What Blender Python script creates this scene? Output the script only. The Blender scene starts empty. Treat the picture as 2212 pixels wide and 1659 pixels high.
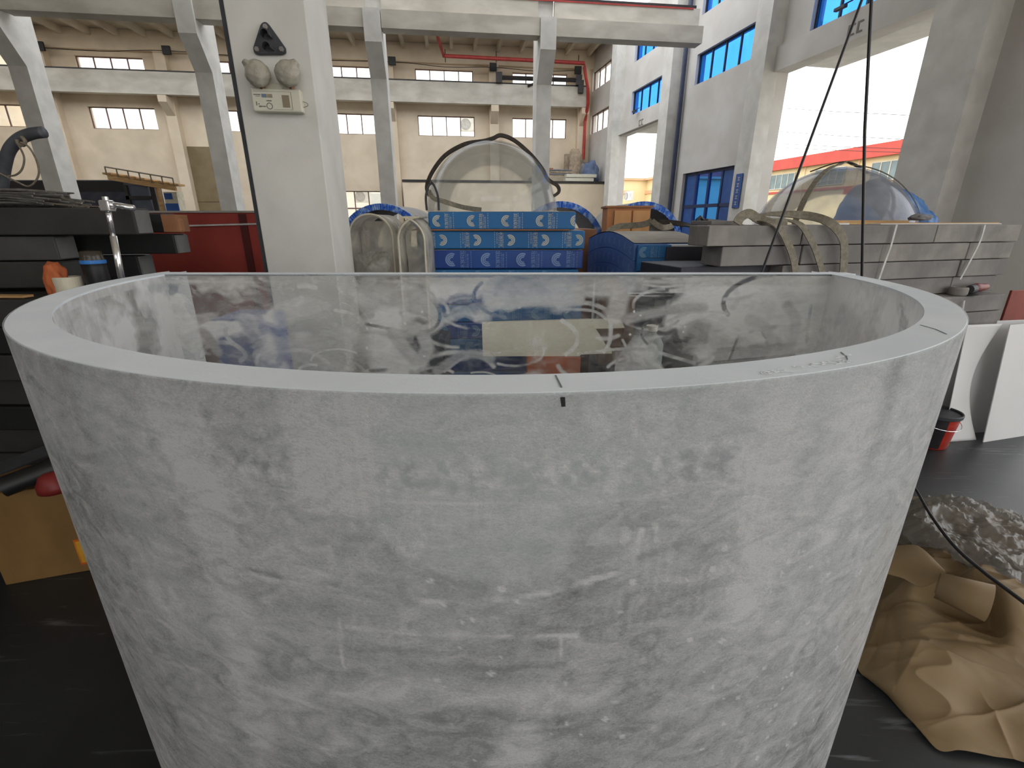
import bpy, bmesh, math, random
import numpy as np
from mathutils import Vector, Matrix
from math import sin, cos, pi, radians, atan2, sqrt

# ------------------------------------------------------------ camera, sky, exposure
SC = bpy.context.scene
COL = SC.collection
F = 1015.0; TH = radians(19.13); H = 1.7
cam = bpy.data.cameras.new('camera'); camo = bpy.data.objects.new('camera', cam); COL.objects.link(camo)
cam.sensor_width = 36; cam.sensor_fit = 'HORIZONTAL'; cam.lens = F/2212*36
cam.clip_start = .05; cam.clip_end = 500
camo.location = (0, 0, H); camo.rotation_euler = (pi/2-TH, 0, 0)
SC.camera = camo
SC.view_settings.view_transform = 'Standard'; SC.view_settings.look = 'None'
SC.view_settings.gamma = 1; SC.view_settings.use_curve_mapping = False
SC.view_settings.exposure = 0.3
SC.cycles.max_bounces = 10; SC.cycles.transparent_max_bounces = 24; SC.cycles.diffuse_bounces = 5
SC.cycles.sample_clamp_indirect = 6.0
W = bpy.data.worlds.new('sky'); SC.world = W; W.use_nodes = True
wn = W.node_tree.nodes; wl = W.node_tree.links
bg = wn['Background']
wg = wn.new('ShaderNodeTexGradient'); wt = wn.new('ShaderNodeTexCoord'); wm = wn.new('ShaderNodeMapping')
wr_ = wn.new('ShaderNodeValToRGB'); ws = wn.new('ShaderNodeSeparateXYZ')
wl.new(wt.outputs['Generated'], ws.inputs[0]); wl.new(ws.outputs['Z'], wr_.inputs[0])
wr_.color_ramp.elements[0].position = 0.0; wr_.color_ramp.elements[0].color = (1.0, .965, .91, 1)
wr_.color_ramp.elements[1].position = .35; wr_.color_ramp.elements[1].color = (.93, .96, 1.0, 1)
wl.new(wr_.outputs[0], bg.inputs[0])
bg.inputs[1].default_value = 2.3

# ------------------------------------------------------------ pixel <-> world helpers
def ray(x, y):
    v = 830-y
    return np.array([x-1106, F*cos(TH)+v*sin(TH), v*cos(TH)-F*sin(TH)])
def atY(x, y, Y):
    r = ray(x, y); k = Y/r[1]; return Vector((r[0]*k, Y, H+r[2]*k))
def atZ(x, y, z):
    r = ray(x, y); k = (z-H)/r[2]; return Vector((r[0]*k, r[1]*k, z))
def hit(px, py, O, a, off=0.0):
    r = ray(px, py); d = np.array([cos(a), sin(a)]); n = np.array([-d[1], d[0]])
    o = np.array(O[:2])+n*off
    k = (o@n)/(r[:2]@n); p = r[:2]*k
    return float((p-o)@d), float(H+r[2]*k)

# ------------------------------------------------------------ materials
def lin(c):
    c = c/255.0
    return c/12.92 if c <= .04045 else ((c+.055)/1.055)**2.4
def rgb(*c): return (lin(c[0]), lin(c[1]), lin(c[2]), 1)
MATS = {}
def mat(name, c1, c2=None, scale=3.0, rough=.7, metal=0.0, bump=0.0, bscale=None, detail=5, dist=0.3, stretch=(1, 1, 1), ramp=(.35, .65), spec=.4):
    if name in MATS: return MATS[name]
    m = bpy.data.materials.new(name); m.use_nodes = True; MATS[name] = m
    N = m.node_tree.nodes; L = m.node_tree.links; b = N['Principled BSDF']
    b.inputs['Roughness'].default_value = rough; b.inputs['Metallic'].default_value = metal
    b.inputs['Specular IOR Level'].default_value = spec
    tc = N.new('ShaderNodeTexCoord'); mp = N.new('ShaderNodeMapping'); mp.inputs['Scale'].default_value = stretch
    L.new(tc.outputs['Object'], mp.inputs[0])
    if c2 is None: c2 = tuple(max(0, x*.88) for x in c1)
    nz = N.new('ShaderNodeTexNoise'); nz.inputs['Scale'].default_value = scale; nz.inputs['Detail'].default_value = detail
    nz.inputs['Distortion'].default_value = dist
    L.new(mp.outputs[0], nz.inputs[0])
    cr = N.new('ShaderNodeValToRGB'); cr.color_ramp.elements[0].position = ramp[0]; cr.color_ramp.elements[1].position = ramp[1]
    cr.color_ramp.elements[0].color = rgb(*c1); cr.color_ramp.elements[1].color = rgb(*c2)
    L.new(nz.outputs[0], cr.inputs[0]); L.new(cr.outputs[0], b.inputs['Base Color'])
    if bump:
        n2 = N.new('ShaderNodeTexNoise'); n2.inputs['Scale'].default_value = bscale or scale*8; n2.inputs['Detail'].default_value = 6
        L.new(mp.outputs[0], n2.inputs[0])
        bp = N.new('ShaderNodeBump'); bp.inputs['Strength'].default_value = bump; bp.inputs['Distance'].default_value = .02
        L.new(n2.outputs[0], bp.inputs['Height']); L.new(bp.outputs[0], b.inputs['Normal'])
    return m

def thin_clear(name, tint=(255, 255, 255), film=0.06, filmc=(225, 225, 220), rough=.03, fscale=5, refl=1.0, ramp=(.45, .75), stretch=(1, 1, 1), filmmax=.5):
    """clear acrylic / film: straight-through transmission, fresnel gloss and dusty film"""
    if name in MATS: return MATS[name]
    m = bpy.data.materials.new(name); m.use_nodes = True; MATS[name] = m
    N = m.node_tree.nodes; L = m.node_tree.links; out = N['Material Output']; N.remove(N['Principled BSDF'])
    tr = N.new('ShaderNodeBsdfTransparent'); tr.inputs[0].default_value = rgb(*tint)
    gl = N.new('ShaderNodeBsdfGlossy'); gl.inputs['Roughness'].default_value = rough
    fr = N.new('ShaderNodeFresnel'); fr.inputs[0].default_value = 1.49
    fm = N.new('ShaderNodeMath'); fm.operation = 'MULTIPLY'; fm.inputs[1].default_value = refl; L.new(fr.outputs[0], fm.inputs[0])
    mx = N.new('ShaderNodeMixShader'); L.new(fm.outputs[0], mx.inputs[0]); L.new(tr.outputs[0], mx.inputs[1]); L.new(gl.outputs[0], mx.inputs[2])
    df = N.new('ShaderNodeBsdfDiffuse'); df.inputs[0].default_value = rgb(*filmc)
    tl = N.new('ShaderNodeBsdfTranslucent'); tl.inputs[0].default_value = rgb(*filmc)
    dm = N.new('ShaderNodeMixShader'); dm.inputs[0].default_value = .35; L.new(df.outputs[0], dm.inputs[1]); L.new(tl.outputs[0], dm.inputs[2])
    tc = N.new('ShaderNodeTexCoord'); mp = N.new('ShaderNodeMapping'); mp.inputs['Scale'].default_value = stretch
    nz = N.new('ShaderNodeTexNoise'); nz.inputs['Scale'].default_value = fscale; nz.inputs['Detail'].default_value = 7; nz.inputs['Distortion'].default_value = 1
    L.new(tc.outputs['Object'], mp.inputs[0]); L.new(mp.outputs[0], nz.inputs[0])
    mr = N.new('ShaderNodeMapRange'); mr.inputs[1].default_value = ramp[0]; mr.inputs[2].default_value = ramp[1]
    mr.inputs[3].default_value = film; mr.inputs[4].default_value = filmmax
    L.new(nz.outputs[0], mr.inputs[0])
    m2 = N.new('ShaderNodeMixShader'); L.new(mr.outputs[0], m2.inputs[0]); L.new(mx.outputs[0], m2.inputs[1]); L.new(dm.outputs[0], m2.inputs[2])
    L.new(m2.outputs[0], out.inputs[0])
    return m

def film_mat(name, colr, fine=60, stretch=(1, 1, 1), amp=.35, trans=.3, clear_tint=(225, 232, 232), gloss=1.0, lo=0.0, hi=1.0, fine2=14, bump=.15):
    """sanded acrylic: the 'film' attribute says where white sanding powder and painted-in reflections sit, fine noise breaks it up"""
    m = bpy.data.materials.new(name); m.use_nodes = True; MATS[name] = m
    N = m.node_tree.nodes; L = m.node_tree.links; out = N['Material Output']; N.remove(N['Principled BSDF'])
    at = N.new('ShaderNodeAttribute'); at.attribute_name = 'film'
    tc = N.new('ShaderNodeTexCoord'); mp = N.new('ShaderNodeMapping'); mp.inputs['Scale'].default_value = stretch
    L.new(tc.outputs['Object'], mp.inputs[0])
    n1 = N.new('ShaderNodeTexNoise'); n1.inputs['Scale'].default_value = fine; n1.inputs['Detail'].default_value = 6; n1.inputs['Roughness'].default_value = .7; n1.inputs['Distortion'].default_value = .8
    n2 = N.new('ShaderNodeTexNoise'); n2.inputs['Scale'].default_value = fine2; n2.inputs['Detail'].default_value = 6; n2.inputs['Distortion'].default_value = 1.5
    L.new(mp.outputs[0], n1.inputs[0]); L.new(mp.outputs[0], n2.inputs[0])
    def M(op, a, b):
        n = N.new('ShaderNodeMath'); n.operation = op
        for i, v in enumerate((a, b)):
            if isinstance(v, (int, float)): n.inputs[i].default_value = v
            else: L.new(v, n.inputs[i])
        return n.outputs[0]
    v = M('ADD', n1.outputs[0], n2.outputs[0]); v = M('SUBTRACT', v, 1.0); v = M('MULTIPLY', v, amp*2)
    v = M('ADD', v, at.outputs['Fac'])
    mr = N.new('ShaderNodeMapRange'); mr.inputs[3].default_value = lo; mr.inputs[4].default_value = hi; L.new(v, mr.inputs[0])
    tr = N.new('ShaderNodeBsdfTransparent'); tr.inputs[0].default_value = rgb(*clear_tint)
    gl = N.new('ShaderNodeBsdfGlossy'); gl.inputs['Roughness'].default_value = .06
    fr = N.new('ShaderNodeFresnel'); fr.inputs[0].default_value = 1.49
    fg = M('MULTIPLY', fr.outputs[0], gloss)
    mx = N.new('ShaderNodeMixShader'); L.new(fg, mx.inputs[0]); L.new(tr.outputs[0], mx.inputs[1]); L.new(gl.outputs[0], mx.inputs[2])
    df = N.new('ShaderNodeBsdfDiffuse'); df.inputs[0].default_value = rgb(*colr)
    tl = N.new('ShaderNodeBsdfTranslucent'); tl.inputs[0].default_value = rgb(*colr)
    bp = N.new('ShaderNodeBump'); bp.inputs['Strength'].default_value = bump; bp.inputs['Distance'].default_value = .01
    L.new(v, bp.inputs['Height']); L.new(bp.outputs[0], df.inputs['Normal'])
    dm = N.new('ShaderNodeMixShader'); dm.inputs[0].default_value = trans; L.new(df.outputs[0], dm.inputs[1]); L.new(tl.outputs[0], dm.inputs[2])
    m2 = N.new('ShaderNodeMixShader'); L.new(mr.outputs[0], m2.inputs[0]); L.new(mx.outputs[0], m2.inputs[1]); L.new(dm.outputs[0], m2.inputs[2])
    L.new(m2.outputs[0], out.inputs[0])
    return m

WALL = mat('wall_paint', (222, 206, 182), (208, 192, 168), scale=1.2, rough=.85, bump=.05, bscale=30)
RWALL = mat('right_wall_paint', (206, 203, 198), (192, 188, 182), scale=1.0, rough=.85, bump=.05, bscale=30)
CONC = mat('column_paint', (212, 210, 204), (196, 194, 188), scale=2.5, rough=.7, bump=.06, bscale=25)
BEAM = mat('beam_paint', (205, 200, 188), (178, 172, 160), scale=1.1, rough=.8, bump=.05, bscale=20, stretch=(1, 1, 2))
ROOF = mat('roof_concrete', (214, 204, 184), (190, 178, 158), scale=.8, rough=.9)
DARKMET = mat('dark_metal', (38, 36, 36), (52, 48, 46), scale=8, rough=.5)
FRAME = mat('window_frame_paint', (120, 92, 84), (104, 78, 72), scale=4, rough=.6)
BLUEFR = mat('blue_door_paint', (48, 92, 160), (40, 80, 145), scale=3, rough=.45)
REDPIPE = mat('red_pipe_paint', (176, 62, 56), (150, 52, 48), scale=4, rough=.5)
BLACK = mat('black_plastic', (26, 26, 27), (36, 36, 38), scale=10, rough=.45)
BLACKSTEEL = mat('dark_grey_casting', (62, 64, 68), (50, 52, 55), scale=12, rough=.55, bump=.1)
WHITEPL = mat('aged_white_plastic', (206, 203, 186), (196, 192, 174), scale=6, rough=.45)
LAMPW = mat('wrapped_lamp_plastic', (176, 172, 158), (150, 144, 130), scale=14, rough=.35, bump=.5, bscale=22)
TAN = mat('tan_switch', (140, 126, 102), scale=6, rough=.5)
INK = mat('printed_ink', (118, 116, 106), scale=6, rough=.7)
STICKB = mat('sticker_blue', (110, 128, 150), scale=6, rough=.5)
STICKY = mat('sticker_yellow', (170, 150, 104), (120, 120, 110), scale=30, rough=.5)
REDM = mat('red_painted_plywood', (158, 62, 52), (138, 50, 42), scale=2.2, rough=.6, bump=.05)
REDM2 = mat('red_edge', (168, 58, 46), (150, 50, 40), scale=3, rough=.6)
DUST = mat('dusty_top', (176, 172, 162), (150, 146, 138), scale=3, rough=.9, bump=.1)
WOOD = mat('raw_wood', (196, 160, 108), (168, 130, 84), scale=3, rough=.7, stretch=(1, 1, 8))
ORANGEWOOD = mat('orange_cabinet_board', (214, 160, 106), (200, 146, 94), scale=6, rough=.6, stretch=(1, 1, .3))
CRATE = mat('crate_plywood', (136, 104, 60), (116, 86, 48), scale=3.0, rough=.6, bump=.08, stretch=(1, 1, .5))
GREYSLAB = mat('dusty_grey_wrap', (138, 134, 131), (116, 112, 110), scale=3.5, rough=.85, bump=.15, bscale=18)
GREYSLAB2 = mat('dusty_grey_wrap_pale', (148, 143, 138), (124, 120, 116), scale=5, rough=.85, bump=.15, bscale=18)
NAVY = mat('navy_wrap', (44, 48, 62), (60, 60, 66), scale=4, rough=.6, bump=.1)
DSLAB = mat('charcoal_wrap', (56, 54, 51), (44, 43, 41), scale=3.5, rough=.75, bump=.12, bscale=16)
DSLAB2 = mat('charcoal_wrap_pale', (74, 74, 73), (60, 60, 59), scale=4, rough=.75, bump=.12, bscale=16)
DSLAB3 = mat('black_wrap', (32, 32, 33), (26, 26, 27), scale=3.5, rough=.6, bump=.12, bscale=16)
SLABEND = mat('grey_slab_end', (112, 112, 110), (92, 92, 90), scale=6, rough=.8)
CARTON = mat('brown_carton', (150, 104, 72), (132, 90, 62), scale=5, rough=.8)
ORANGECARD = mat('orange_carton', (190, 104, 62), (170, 90, 54), scale=5, rough=.8)
BOXBLUE = mat('blue_printed_carton', (44, 112, 168), (38, 100, 156), scale=2, rough=.55)
BOXBLUE2 = mat('deep_blue_wrapped_carton', (36, 66, 138), (40, 80, 150), scale=3, rough=.35, bump=.2, bscale=9)
BOXBLUE3 = mat('faded_blue_carton', (98, 128, 186), (84, 114, 176), scale=4, rough=.7)
PRINT = mat('cream_print', (196, 198, 188), (176, 180, 172), scale=9, rough=.6)
PRINT2 = mat('faded_blue_print', (138, 162, 206), (120, 146, 194), scale=9, rough=.6)
PRINT3 = mat('pale_blue_print', (126, 166, 196), (110, 152, 184), scale=9, rough=.6)
BLUEFILM = mat('crinkled_blue_film', (52, 110, 214), (150, 188, 238), scale=14, rough=.3, bump=.6, bscale=30, stretch=(1, .25, 1), ramp=(.46, .62))
TARP = mat('blue_tarpaulin', (58, 112, 168), (48, 98, 156), scale=3, rough=.4, bump=.4, bscale=5)
WEB = mat('dusty_webbing', (142, 136, 122), (120, 114, 100), scale=40, rough=.9, bump=.3, bscale=120)
WEBD = mat('dark_webbing', (74, 66, 60), (58, 52, 48), scale=30, rough=.85, bump=.2)
CORD = mat('white_cord', (200, 200, 196), scale=20, rough=.7)
CHROME = mat('chrome', (226, 226, 226), (205, 205, 205), scale=10, rough=.18, metal=.85)
HOSE = mat('grey_hose', (84, 86, 92), (66, 68, 72), scale=12, rough=.5)
ROPE = mat('grey_rope', (130, 120, 104), (104, 96, 84), scale=60, rough=.9)
ROD = mat('grey_rod', (118, 116, 112), (94, 92, 88), scale=30, rough=.6)
TAPE = mat('cream_tape', (212, 206, 186), (198, 190, 168), scale=12, rough=.35)
BLUEP = mat('blue_plastic', (60, 130, 210), scale=4, rough=.4)
KRAFT = mat('kraft_paper', (136, 114, 82), (122, 102, 72), scale=2.5, rough=.65, bump=.25, bscale=7)
BUCKET = mat('red_bucket_print', (186, 52, 34), (150, 40, 28), scale=5, rough=.3)
WBOARD = mat('white_board', (214, 214, 213), (206, 206, 205), scale=1.5, rough=.5)
FOAM = mat('white_foam_board', (244, 238, 220), (236, 230, 210), scale=6, rough=.8)
RIM = mat('sanded_acrylic_rim', (224, 230, 234), (214, 221, 226), scale=5, rough=.55, bump=.05, bscale=90)
GROUND = mat('pale_yard_concrete', (205, 198, 184), (190, 182, 168), scale=.5, rough=.9)
CREAMB = mat('cream_facade', (236, 218, 172), (226, 206, 160), scale=.5, rough=.8)
REDBAND = mat('red_facade_band', (206, 92, 80), (196, 84, 74), scale=.8, rough=.8)
GREYGL = mat('grey_window_glass', (120, 140, 140), (100, 120, 122), scale=1, rough=.15)
SIGNB = mat('blue_sign', (56, 96, 170), scale=2, rough=.4)
ACW = mat('ac_white', (225, 225, 220), scale=3, rough=.5)
SACK = mat('grey_cloth', (128, 126, 128), (104, 104, 110), scale=6, rough=.9, bump=.4, bscale=12)
SACK2 = mat('tan_cloth', (176, 158, 134), (140, 126, 110), scale=7, rough=.9, bump=.4, bscale=12)
BLUESACK = mat('blue_grey_cloth', (98, 112, 140), (84, 98, 126), scale=6, rough=.9, bump=.4, bscale=12)
DOORBROWN = mat('brown_door_paint', (132, 116, 86), (120, 104, 76), scale=2, rough=.7)
MUDRED = mat('dark_red_plastic', (120, 44, 46), scale=6, rough=.5)
YELLOW = mat('orange_sticker', (214, 140, 40), (190, 90, 30), scale=9, rough=.5)
PANE = thin_clear('window_pane', tint=(252, 252, 250), film=.06, filmmax=.2, fscale=1.5, refl=.15, filmc=(245, 245, 240))
BLUEPANE = thin_clear('blue_window_film', tint=(128, 190, 252), film=.0, filmmax=.05, filmc=(60, 130, 220), fscale=1.5, refl=.12)
CLEAR = thin_clear('clear_acrylic', tint=(236, 240, 240), film=.10, filmmax=.34, fscale=4, refl=1.0, ramp=(.4, .7))
CLEAR2 = thin_clear('dusty_clear_acrylic', tint=(238, 238, 234), film=.22, filmmax=.55, fscale=3, refl=.5, ramp=(.35, .65), filmc=(240, 236, 228))
PFILM = thin_clear('crumpled_clear_plastic', tint=(228, 226, 222), film=.26, filmmax=.66, fscale=6, refl=.14, ramp=(.35, .7), rough=.22, filmc=(172, 168, 163))

# floor material : dark rubber sheeting with chalky scuffs
def floor_mat():
    m = bpy.data.materials.new('dark_floor'); m.use_nodes = True
    N = m.node_tree.nodes; L = m.node_tree.links; b = N['Principled BSDF']
    tc = N.new('ShaderNodeTexCoord')
    n1 = N.new('ShaderNodeTexNoise'); n1.inputs['Scale'].default_value = 1.3; n1.inputs['Detail'].default_value = 6
    L.new(tc.outputs['Object'], n1.inputs[0])
    c1 = N.new('ShaderNodeValToRGB'); c1.color_ramp.elements[0].color = rgb(30, 32, 34); c1.color_ramp.elements[1].color = rgb(52, 54, 57)
    c1.color_ramp.elements[0].position = .35; c1.color_ramp.elements[1].position = .7; L.new(n1.outputs[0], c1.inputs[0])
    mp = N.new('ShaderNodeMapping'); mp.inputs['Rotation'].default_value = (0, 0, radians(-35)); mp.inputs['Scale'].default_value = (1.2, 12, 1)
    L.new(tc.outputs['Object'], mp.inputs[0])
    n2 = N.new('ShaderNodeTexNoise'); n2.inputs['Scale'].default_value = 2.2; n2.inputs['Detail'].default_value = 8; n2.inputs['Distortion'].default_value = .8
    L.new(mp.outputs[0], n2.inputs[0])
    c2 = N.new('ShaderNodeValToRGB'); c2.color_ramp.elements[0].position = .62; c2.color_ramp.elements[1].position = .82
    c2.color_ramp.elements[0].color = (0, 0, 0, 1); c2.color_ramp.elements[1].color = (1, 1, 1, 1); L.new(n2.outputs[0], c2.inputs[0])
    mx = N.new('ShaderNodeMixRGB'); mx.inputs[2].default_value = rgb(120, 124, 126)
    L.new(c2.outputs[0], mx.inputs[0]); L.new(c1.outputs[0], mx.inputs[1]); L.new(mx.outputs[0], b.inputs['Base Color'])
    b.inputs['Roughness'].default_value = .42; b.inputs['Specular IOR Level'].default_value = .45
    bp = N.new('ShaderNodeBump'); bp.inputs['Strength'].default_value = .12; bp.inputs['Distance'].default_value = .02
    L.new(n1.outputs[0], bp.inputs['Height']); L.new(bp.outputs[0], b.inputs['Normal'])
    return m
FLOOR = floor_mat()

# ------------------------------------------------------------ mesh helpers
class MB:
    def __init__(s): s.bm = bmesh.new()
    def box(s, x0, x1, y0, y1, z0, z1, M=None, bev=0.0, skew=0.0):
        vs = [(x0, y0, z0), (x1, y0, z0), (x1, y1, z0), (x0, y1, z0), (x0, y0, z1), (x1, y0, z1), (x1, y1, z1), (x0, y1, z1)]
        v = [s.bm.verts.new(Vector(p) if M is None else M @ Vector(p)) for p in vs]
        fs = [s.bm.faces.new([v[i] for i in f]) for f in ((0, 3, 2, 1), (4, 5, 6, 7), (0, 1, 5, 4), (1, 2, 6, 5), (2, 3, 7, 6), (3, 0, 4, 7))]
        if bev:
            es = list({e for f in fs for e in f.edges})
            bmesh.ops.bevel(s.bm, geom=es, offset=bev, segments=2, affect='EDGES', profile=.5)
        return s
    def prism(s, pts, d, M=None):
        """pts: closed 3-D loop (planar), extruded by vector d"""
        d = Vector(d)
        a = [Vector(p) for p in pts]; b = [p+d for p in a]
        if M is not None: a = [M @ p for p in a]; b = [M @ p for p in b]
        va = [s.bm.verts.new(p) for p in a]; vb = [s.bm.verts.new(p) for p in b]
        s.bm.faces.new(va[::-1]); s.bm.faces.new(vb)
        n = len(a)
        for i in range(n): s.bm.faces.new([va[i], va[(i+1) % n], vb[(i+1) % n], vb[i]])
        return s
    def tube(s, pts, r, n=8, cap=True):
        pts = [Vector(p) for p in pts]; rings = []
        up = Vector((0, 0, 1))
        prev = None
        for i, p in enumerate(pts):
            t = (pts[min(i+1, len(pts)-1)]-pts[max(i-1, 0)]).normalized()
            if prev is None:
                a = t.cross(up)
                if a.length < .05: a = t.cross(Vector((1, 0, 0)))
                a.normalize()
            else:
                a = (prev-t*prev.dot(t)); a.normalize()
            prev = a; b = t.cross(a)
            rr = r[i] if isinstance(r, (list, tuple)) else r
            rings.append([s.bm.verts.new(p+(a*cos(2*pi*k/n)+b*sin(2*pi*k/n))*rr) for k in range(n)])
        for i in range(len(rings)-1):
            for k in range(n): s.bm.faces.new([rings[i][k], rings[i][(k+1) % n], rings[i+1][(k+1) % n], rings[i+1][k]])
        if cap: s.bm.faces.new(rings[0][::-1]); s.bm.faces.new(rings[-1])
        return s
    def lathe(s, prof, c=(0, 0, 0), n=32, M=None, a0=0, a1=2*pi):
        c = Vector(c); full = abs(a1-a0-2*pi) < 1e-4; rings = []
        m = n if full else n+1
        for k in range(m):
            a = a0+(a1-a0)*k/n
            rings.append([s.bm.verts.new((M @ Vector((r*cos(a), r*sin(a), z)) if M is not None else Vector((r*cos(a), r*sin(a), z)))+c) for r, z in prof])
        for k in range(n):
            A = rings[k]; B = rings[(k+1) % m]
            for i in range(len(prof)-1):
                try: s.bm.faces.new([A[i], B[i], B[i+1], A[i+1]])
                except ValueError: pass
        return s
    def ribbon(s, pts, nrm, w, t=.006):
        """flat band along pts; nrm = band normal (vector or list)"""
        pts = [Vector(p) for p in pts]; sec = []
        for i, p in enumerate(pts):
            tg = (pts[min(i+1, len(pts)-1)]-pts[max(i-1, 0)]).normalized()
            n = Vector(nrm[i] if isinstance(nrm, list) else nrm); n = (n-tg*n.dot(tg)).normalized()
            sd = tg.cross(n)
            ww = w[i] if isinstance(w, list) else w
            sec.append([s.bm.verts.new(p+sd*ww/2+n*t/2), s.bm.verts.new(p-sd*ww/2+n*t/2), s.bm.verts.new(p-sd*ww/2-n*t/2), s.bm.verts.new(p+sd*ww/2-n*t/2)])
        for i in range(len(sec)-1):
            for k in range(4): s.bm.faces.new([sec[i][k], sec[i][(k+1) % 4], sec[i+1][(k+1) % 4], sec[i+1][k]])
        s.bm.faces.new(sec[0][::-1]); s.bm.faces.new(sec[-1])
        return s
    def build(s, name, m, parent=None, smooth=False, weld=False):
        if weld: bmesh.ops.remove_doubles(s.bm, verts=s.bm.verts, dist=1e-4)
        bmesh.ops.recalc_face_normals(s.bm, faces=s.bm.faces)
        me = bpy.data.meshes.new(name); s.bm.to_mesh(me); s.bm.free()
        me.materials.append(m)
        if smooth:
            for p in me.polygons: p.use_smooth = True
        o = bpy.data.objects.new(name, me); COL.objects.link(o)
        if parent is not None: o.parent = parent
        return o

def tag(o, label=None, cat=None, group=None, kind=None):
    if label: o['label'] = label
    if cat: o['category'] = cat
    if group: o['group'] = group
    if kind: o['kind'] = kind
    return o
def thing(name, label, cat, loc=(0, 0, 0), rz=0.0, group=None):
    o = bpy.data.objects.new(name, None); COL.objects.link(o); o.location = loc; o.rotation_euler = (0, 0, rz)
    o.empty_display_size = .2
    return tag(o, label, cat, group)
def struct_empty(name, loc=(0, 0, 0), rz=0.0):
    o = bpy.data.objects.new(name, None); COL.objects.link(o); o.location = loc; o.rotation_euler = (0, 0, rz); o['kind'] = 'structure'
    return o
def place(o, loc, rz=0.0): o.location = loc; o.rotation_euler = (0, 0, rz); return o
def catmull(pts, n=8):
    pts = [Vector(p) for p in pts]; P = [pts[0]]+pts+[pts[-1]]; out = []
    for i in range(1, len(P)-2):
        for k in range(n):
            t = k/n; a, b, c, d = P[i-1], P[i], P[i+1], P[i+2]
            out.append(.5*((2*b)+(c-a)*t+(2*a-5*b+4*c-d)*t*t+(3*b-a-3*c+d)*t**3))
    out.append(pts[-1]); return out

def vnoise(shape_pts, freq, seed):
    """value noise on arrays x,y"""
    x, y = shape_pts; rs = np.random.RandomState(seed); T = rs.rand(128, 128)
    X = x*freq; Y = y*freq; xi = np.floor(X).astype(int); yi = np.floor(Y).astype(int); fx = X-xi; fy = Y-yi
    fx = fx*fx*(3-2*fx); fy = fy*fy*(3-2*fy)
    g = lambda a, b: T[a % 128, b % 128]
    return (g(xi, yi)*(1-fx)+g(xi+1, yi)*fx)*(1-fy)+(g(xi, yi+1)*(1-fx)+g(xi+1, yi+1)*fx)*fy
def fbm(x, y, f, seed, o=5):
    s = 0; a = .5
    for i in range(o): s = s+a*vnoise((x, y), f*2**i, seed+i); a *= .5
    return s/(1-.5**o)

def sheet_mesh(net, nu, nv, fn=None):
    """bicubic surface through a net (rows x cols of points); returns numpy grid of points"""
    net = np.array([[list(p) for p in r] for r in net], float)
    def up(A, n):
        R = len(A); out = []
        for t in np.linspace(0, R-1-1e-9, n):
            i = int(t); f = t-i
            p0, p1, p2, p3 = A[max(i-1, 0)], A[i], A[min(i+1, R-1)], A[min(i+2, R-1)]
            out.append(.5*((2*p1)+(p2-p0)*f+(2*p0-5*p1+4*p2-p3)*f*f+(3*p1-p0-3*p2+p3)*f**3))
        return np.array(out)
    G = up(net, nv); G = up(np.swapaxes(G, 0, 1), nu); G = np.swapaxes(G, 0, 1)
    if fn is not None: G = fn(G)
    return G
def grid_object(name, G, m, parent=None, smooth=True, flip=False, attr=None, solid=0):
    nv, nu = G.shape[:2]
    me = bpy.data.meshes.new(name)
    idx = np.arange(nv*nu).reshape(nv, nu)
    q = np.stack([idx[:-1, :-1], idx[:-1, 1:], idx[1:, 1:], idx[1:, :-1]], -1).reshape(-1, 4)
    if flip: q = q[:, ::-1]
    me.from_pydata(G.reshape(-1, 3).tolist(), [], q.tolist()); me.update()
    me.materials.append(m)
    if smooth: me.polygons.foreach_set('use_smooth', [True]*len(me.polygons))
    if attr is not None:
        a = me.attributes.new('film', 'FLOAT', 'POINT'); a.data.foreach_set('value', attr.reshape(-1).astype(np.float32))
    o = bpy.data.objects.new(name, me); COL.objects.link(o)
    if parent is not None: o.parent = parent
    if solid:
        md = o.modifiers.new('solid', 'SOLIDIFY'); md.thickness = solid; md.offset = 0
    return o

# ------------------------------------------------------------ large structure
BW_O = (-10.1, 24.0); BW_A = radians(7.4)          # back wall
RW_O = (3.79, 25.8); RW_A = atan2(-.978, .206)     # right wall, running towards the camera
def wmat(O, a): return Matrix.Translation((O[0], O[1], 0)) @ Matrix.Rotation(a, 4, 'Z')

fl = MB().box(-24, 9.6, -9, 26.5, -.05, 0); o = fl.build('floor', FLOOR); tag(o, kind='structure')
g = MB().box(9.6, 120, -40, 120, -.25, -.06).box(-80, 120, 26.5, 120, -.25, -.06); o = g.build('trim_1', GROUND); tag(o, kind='structure')

def wall_with_holes(name, O, a, x0, x1, z0, z1, th, holes, m):
    xs = sorted({x0, x1, *[h[0] for h in holes], *[h[1] for h in holes]}); zs = sorted({z0, z1, *[h[2] for h in holes], *[h[3] for h in holes]})
    w = MB()
    for i in range(len(xs)-1):
        run = None
        for j in range(len(zs)-1):
            cx = (xs[i]+xs[i+1])/2; cz = (zs[j]+zs[j+1])/2
            inside = any(h[0] < cx < h[1] and h[2] < cz < h[3] for h in holes)
            if inside:
                if run is not None: w.box(xs[i], xs[i+1], 0, th, run, zs[j]); run = None
            elif run is None: run = zs[j]
        if run is not None: w.box(xs[i], xs[i+1], 0, th, run, zs[-1])
    o = w.build(name, m); place(o, (O[0], O[1], 0), a); tag(o, kind='structure'); return o

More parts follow.
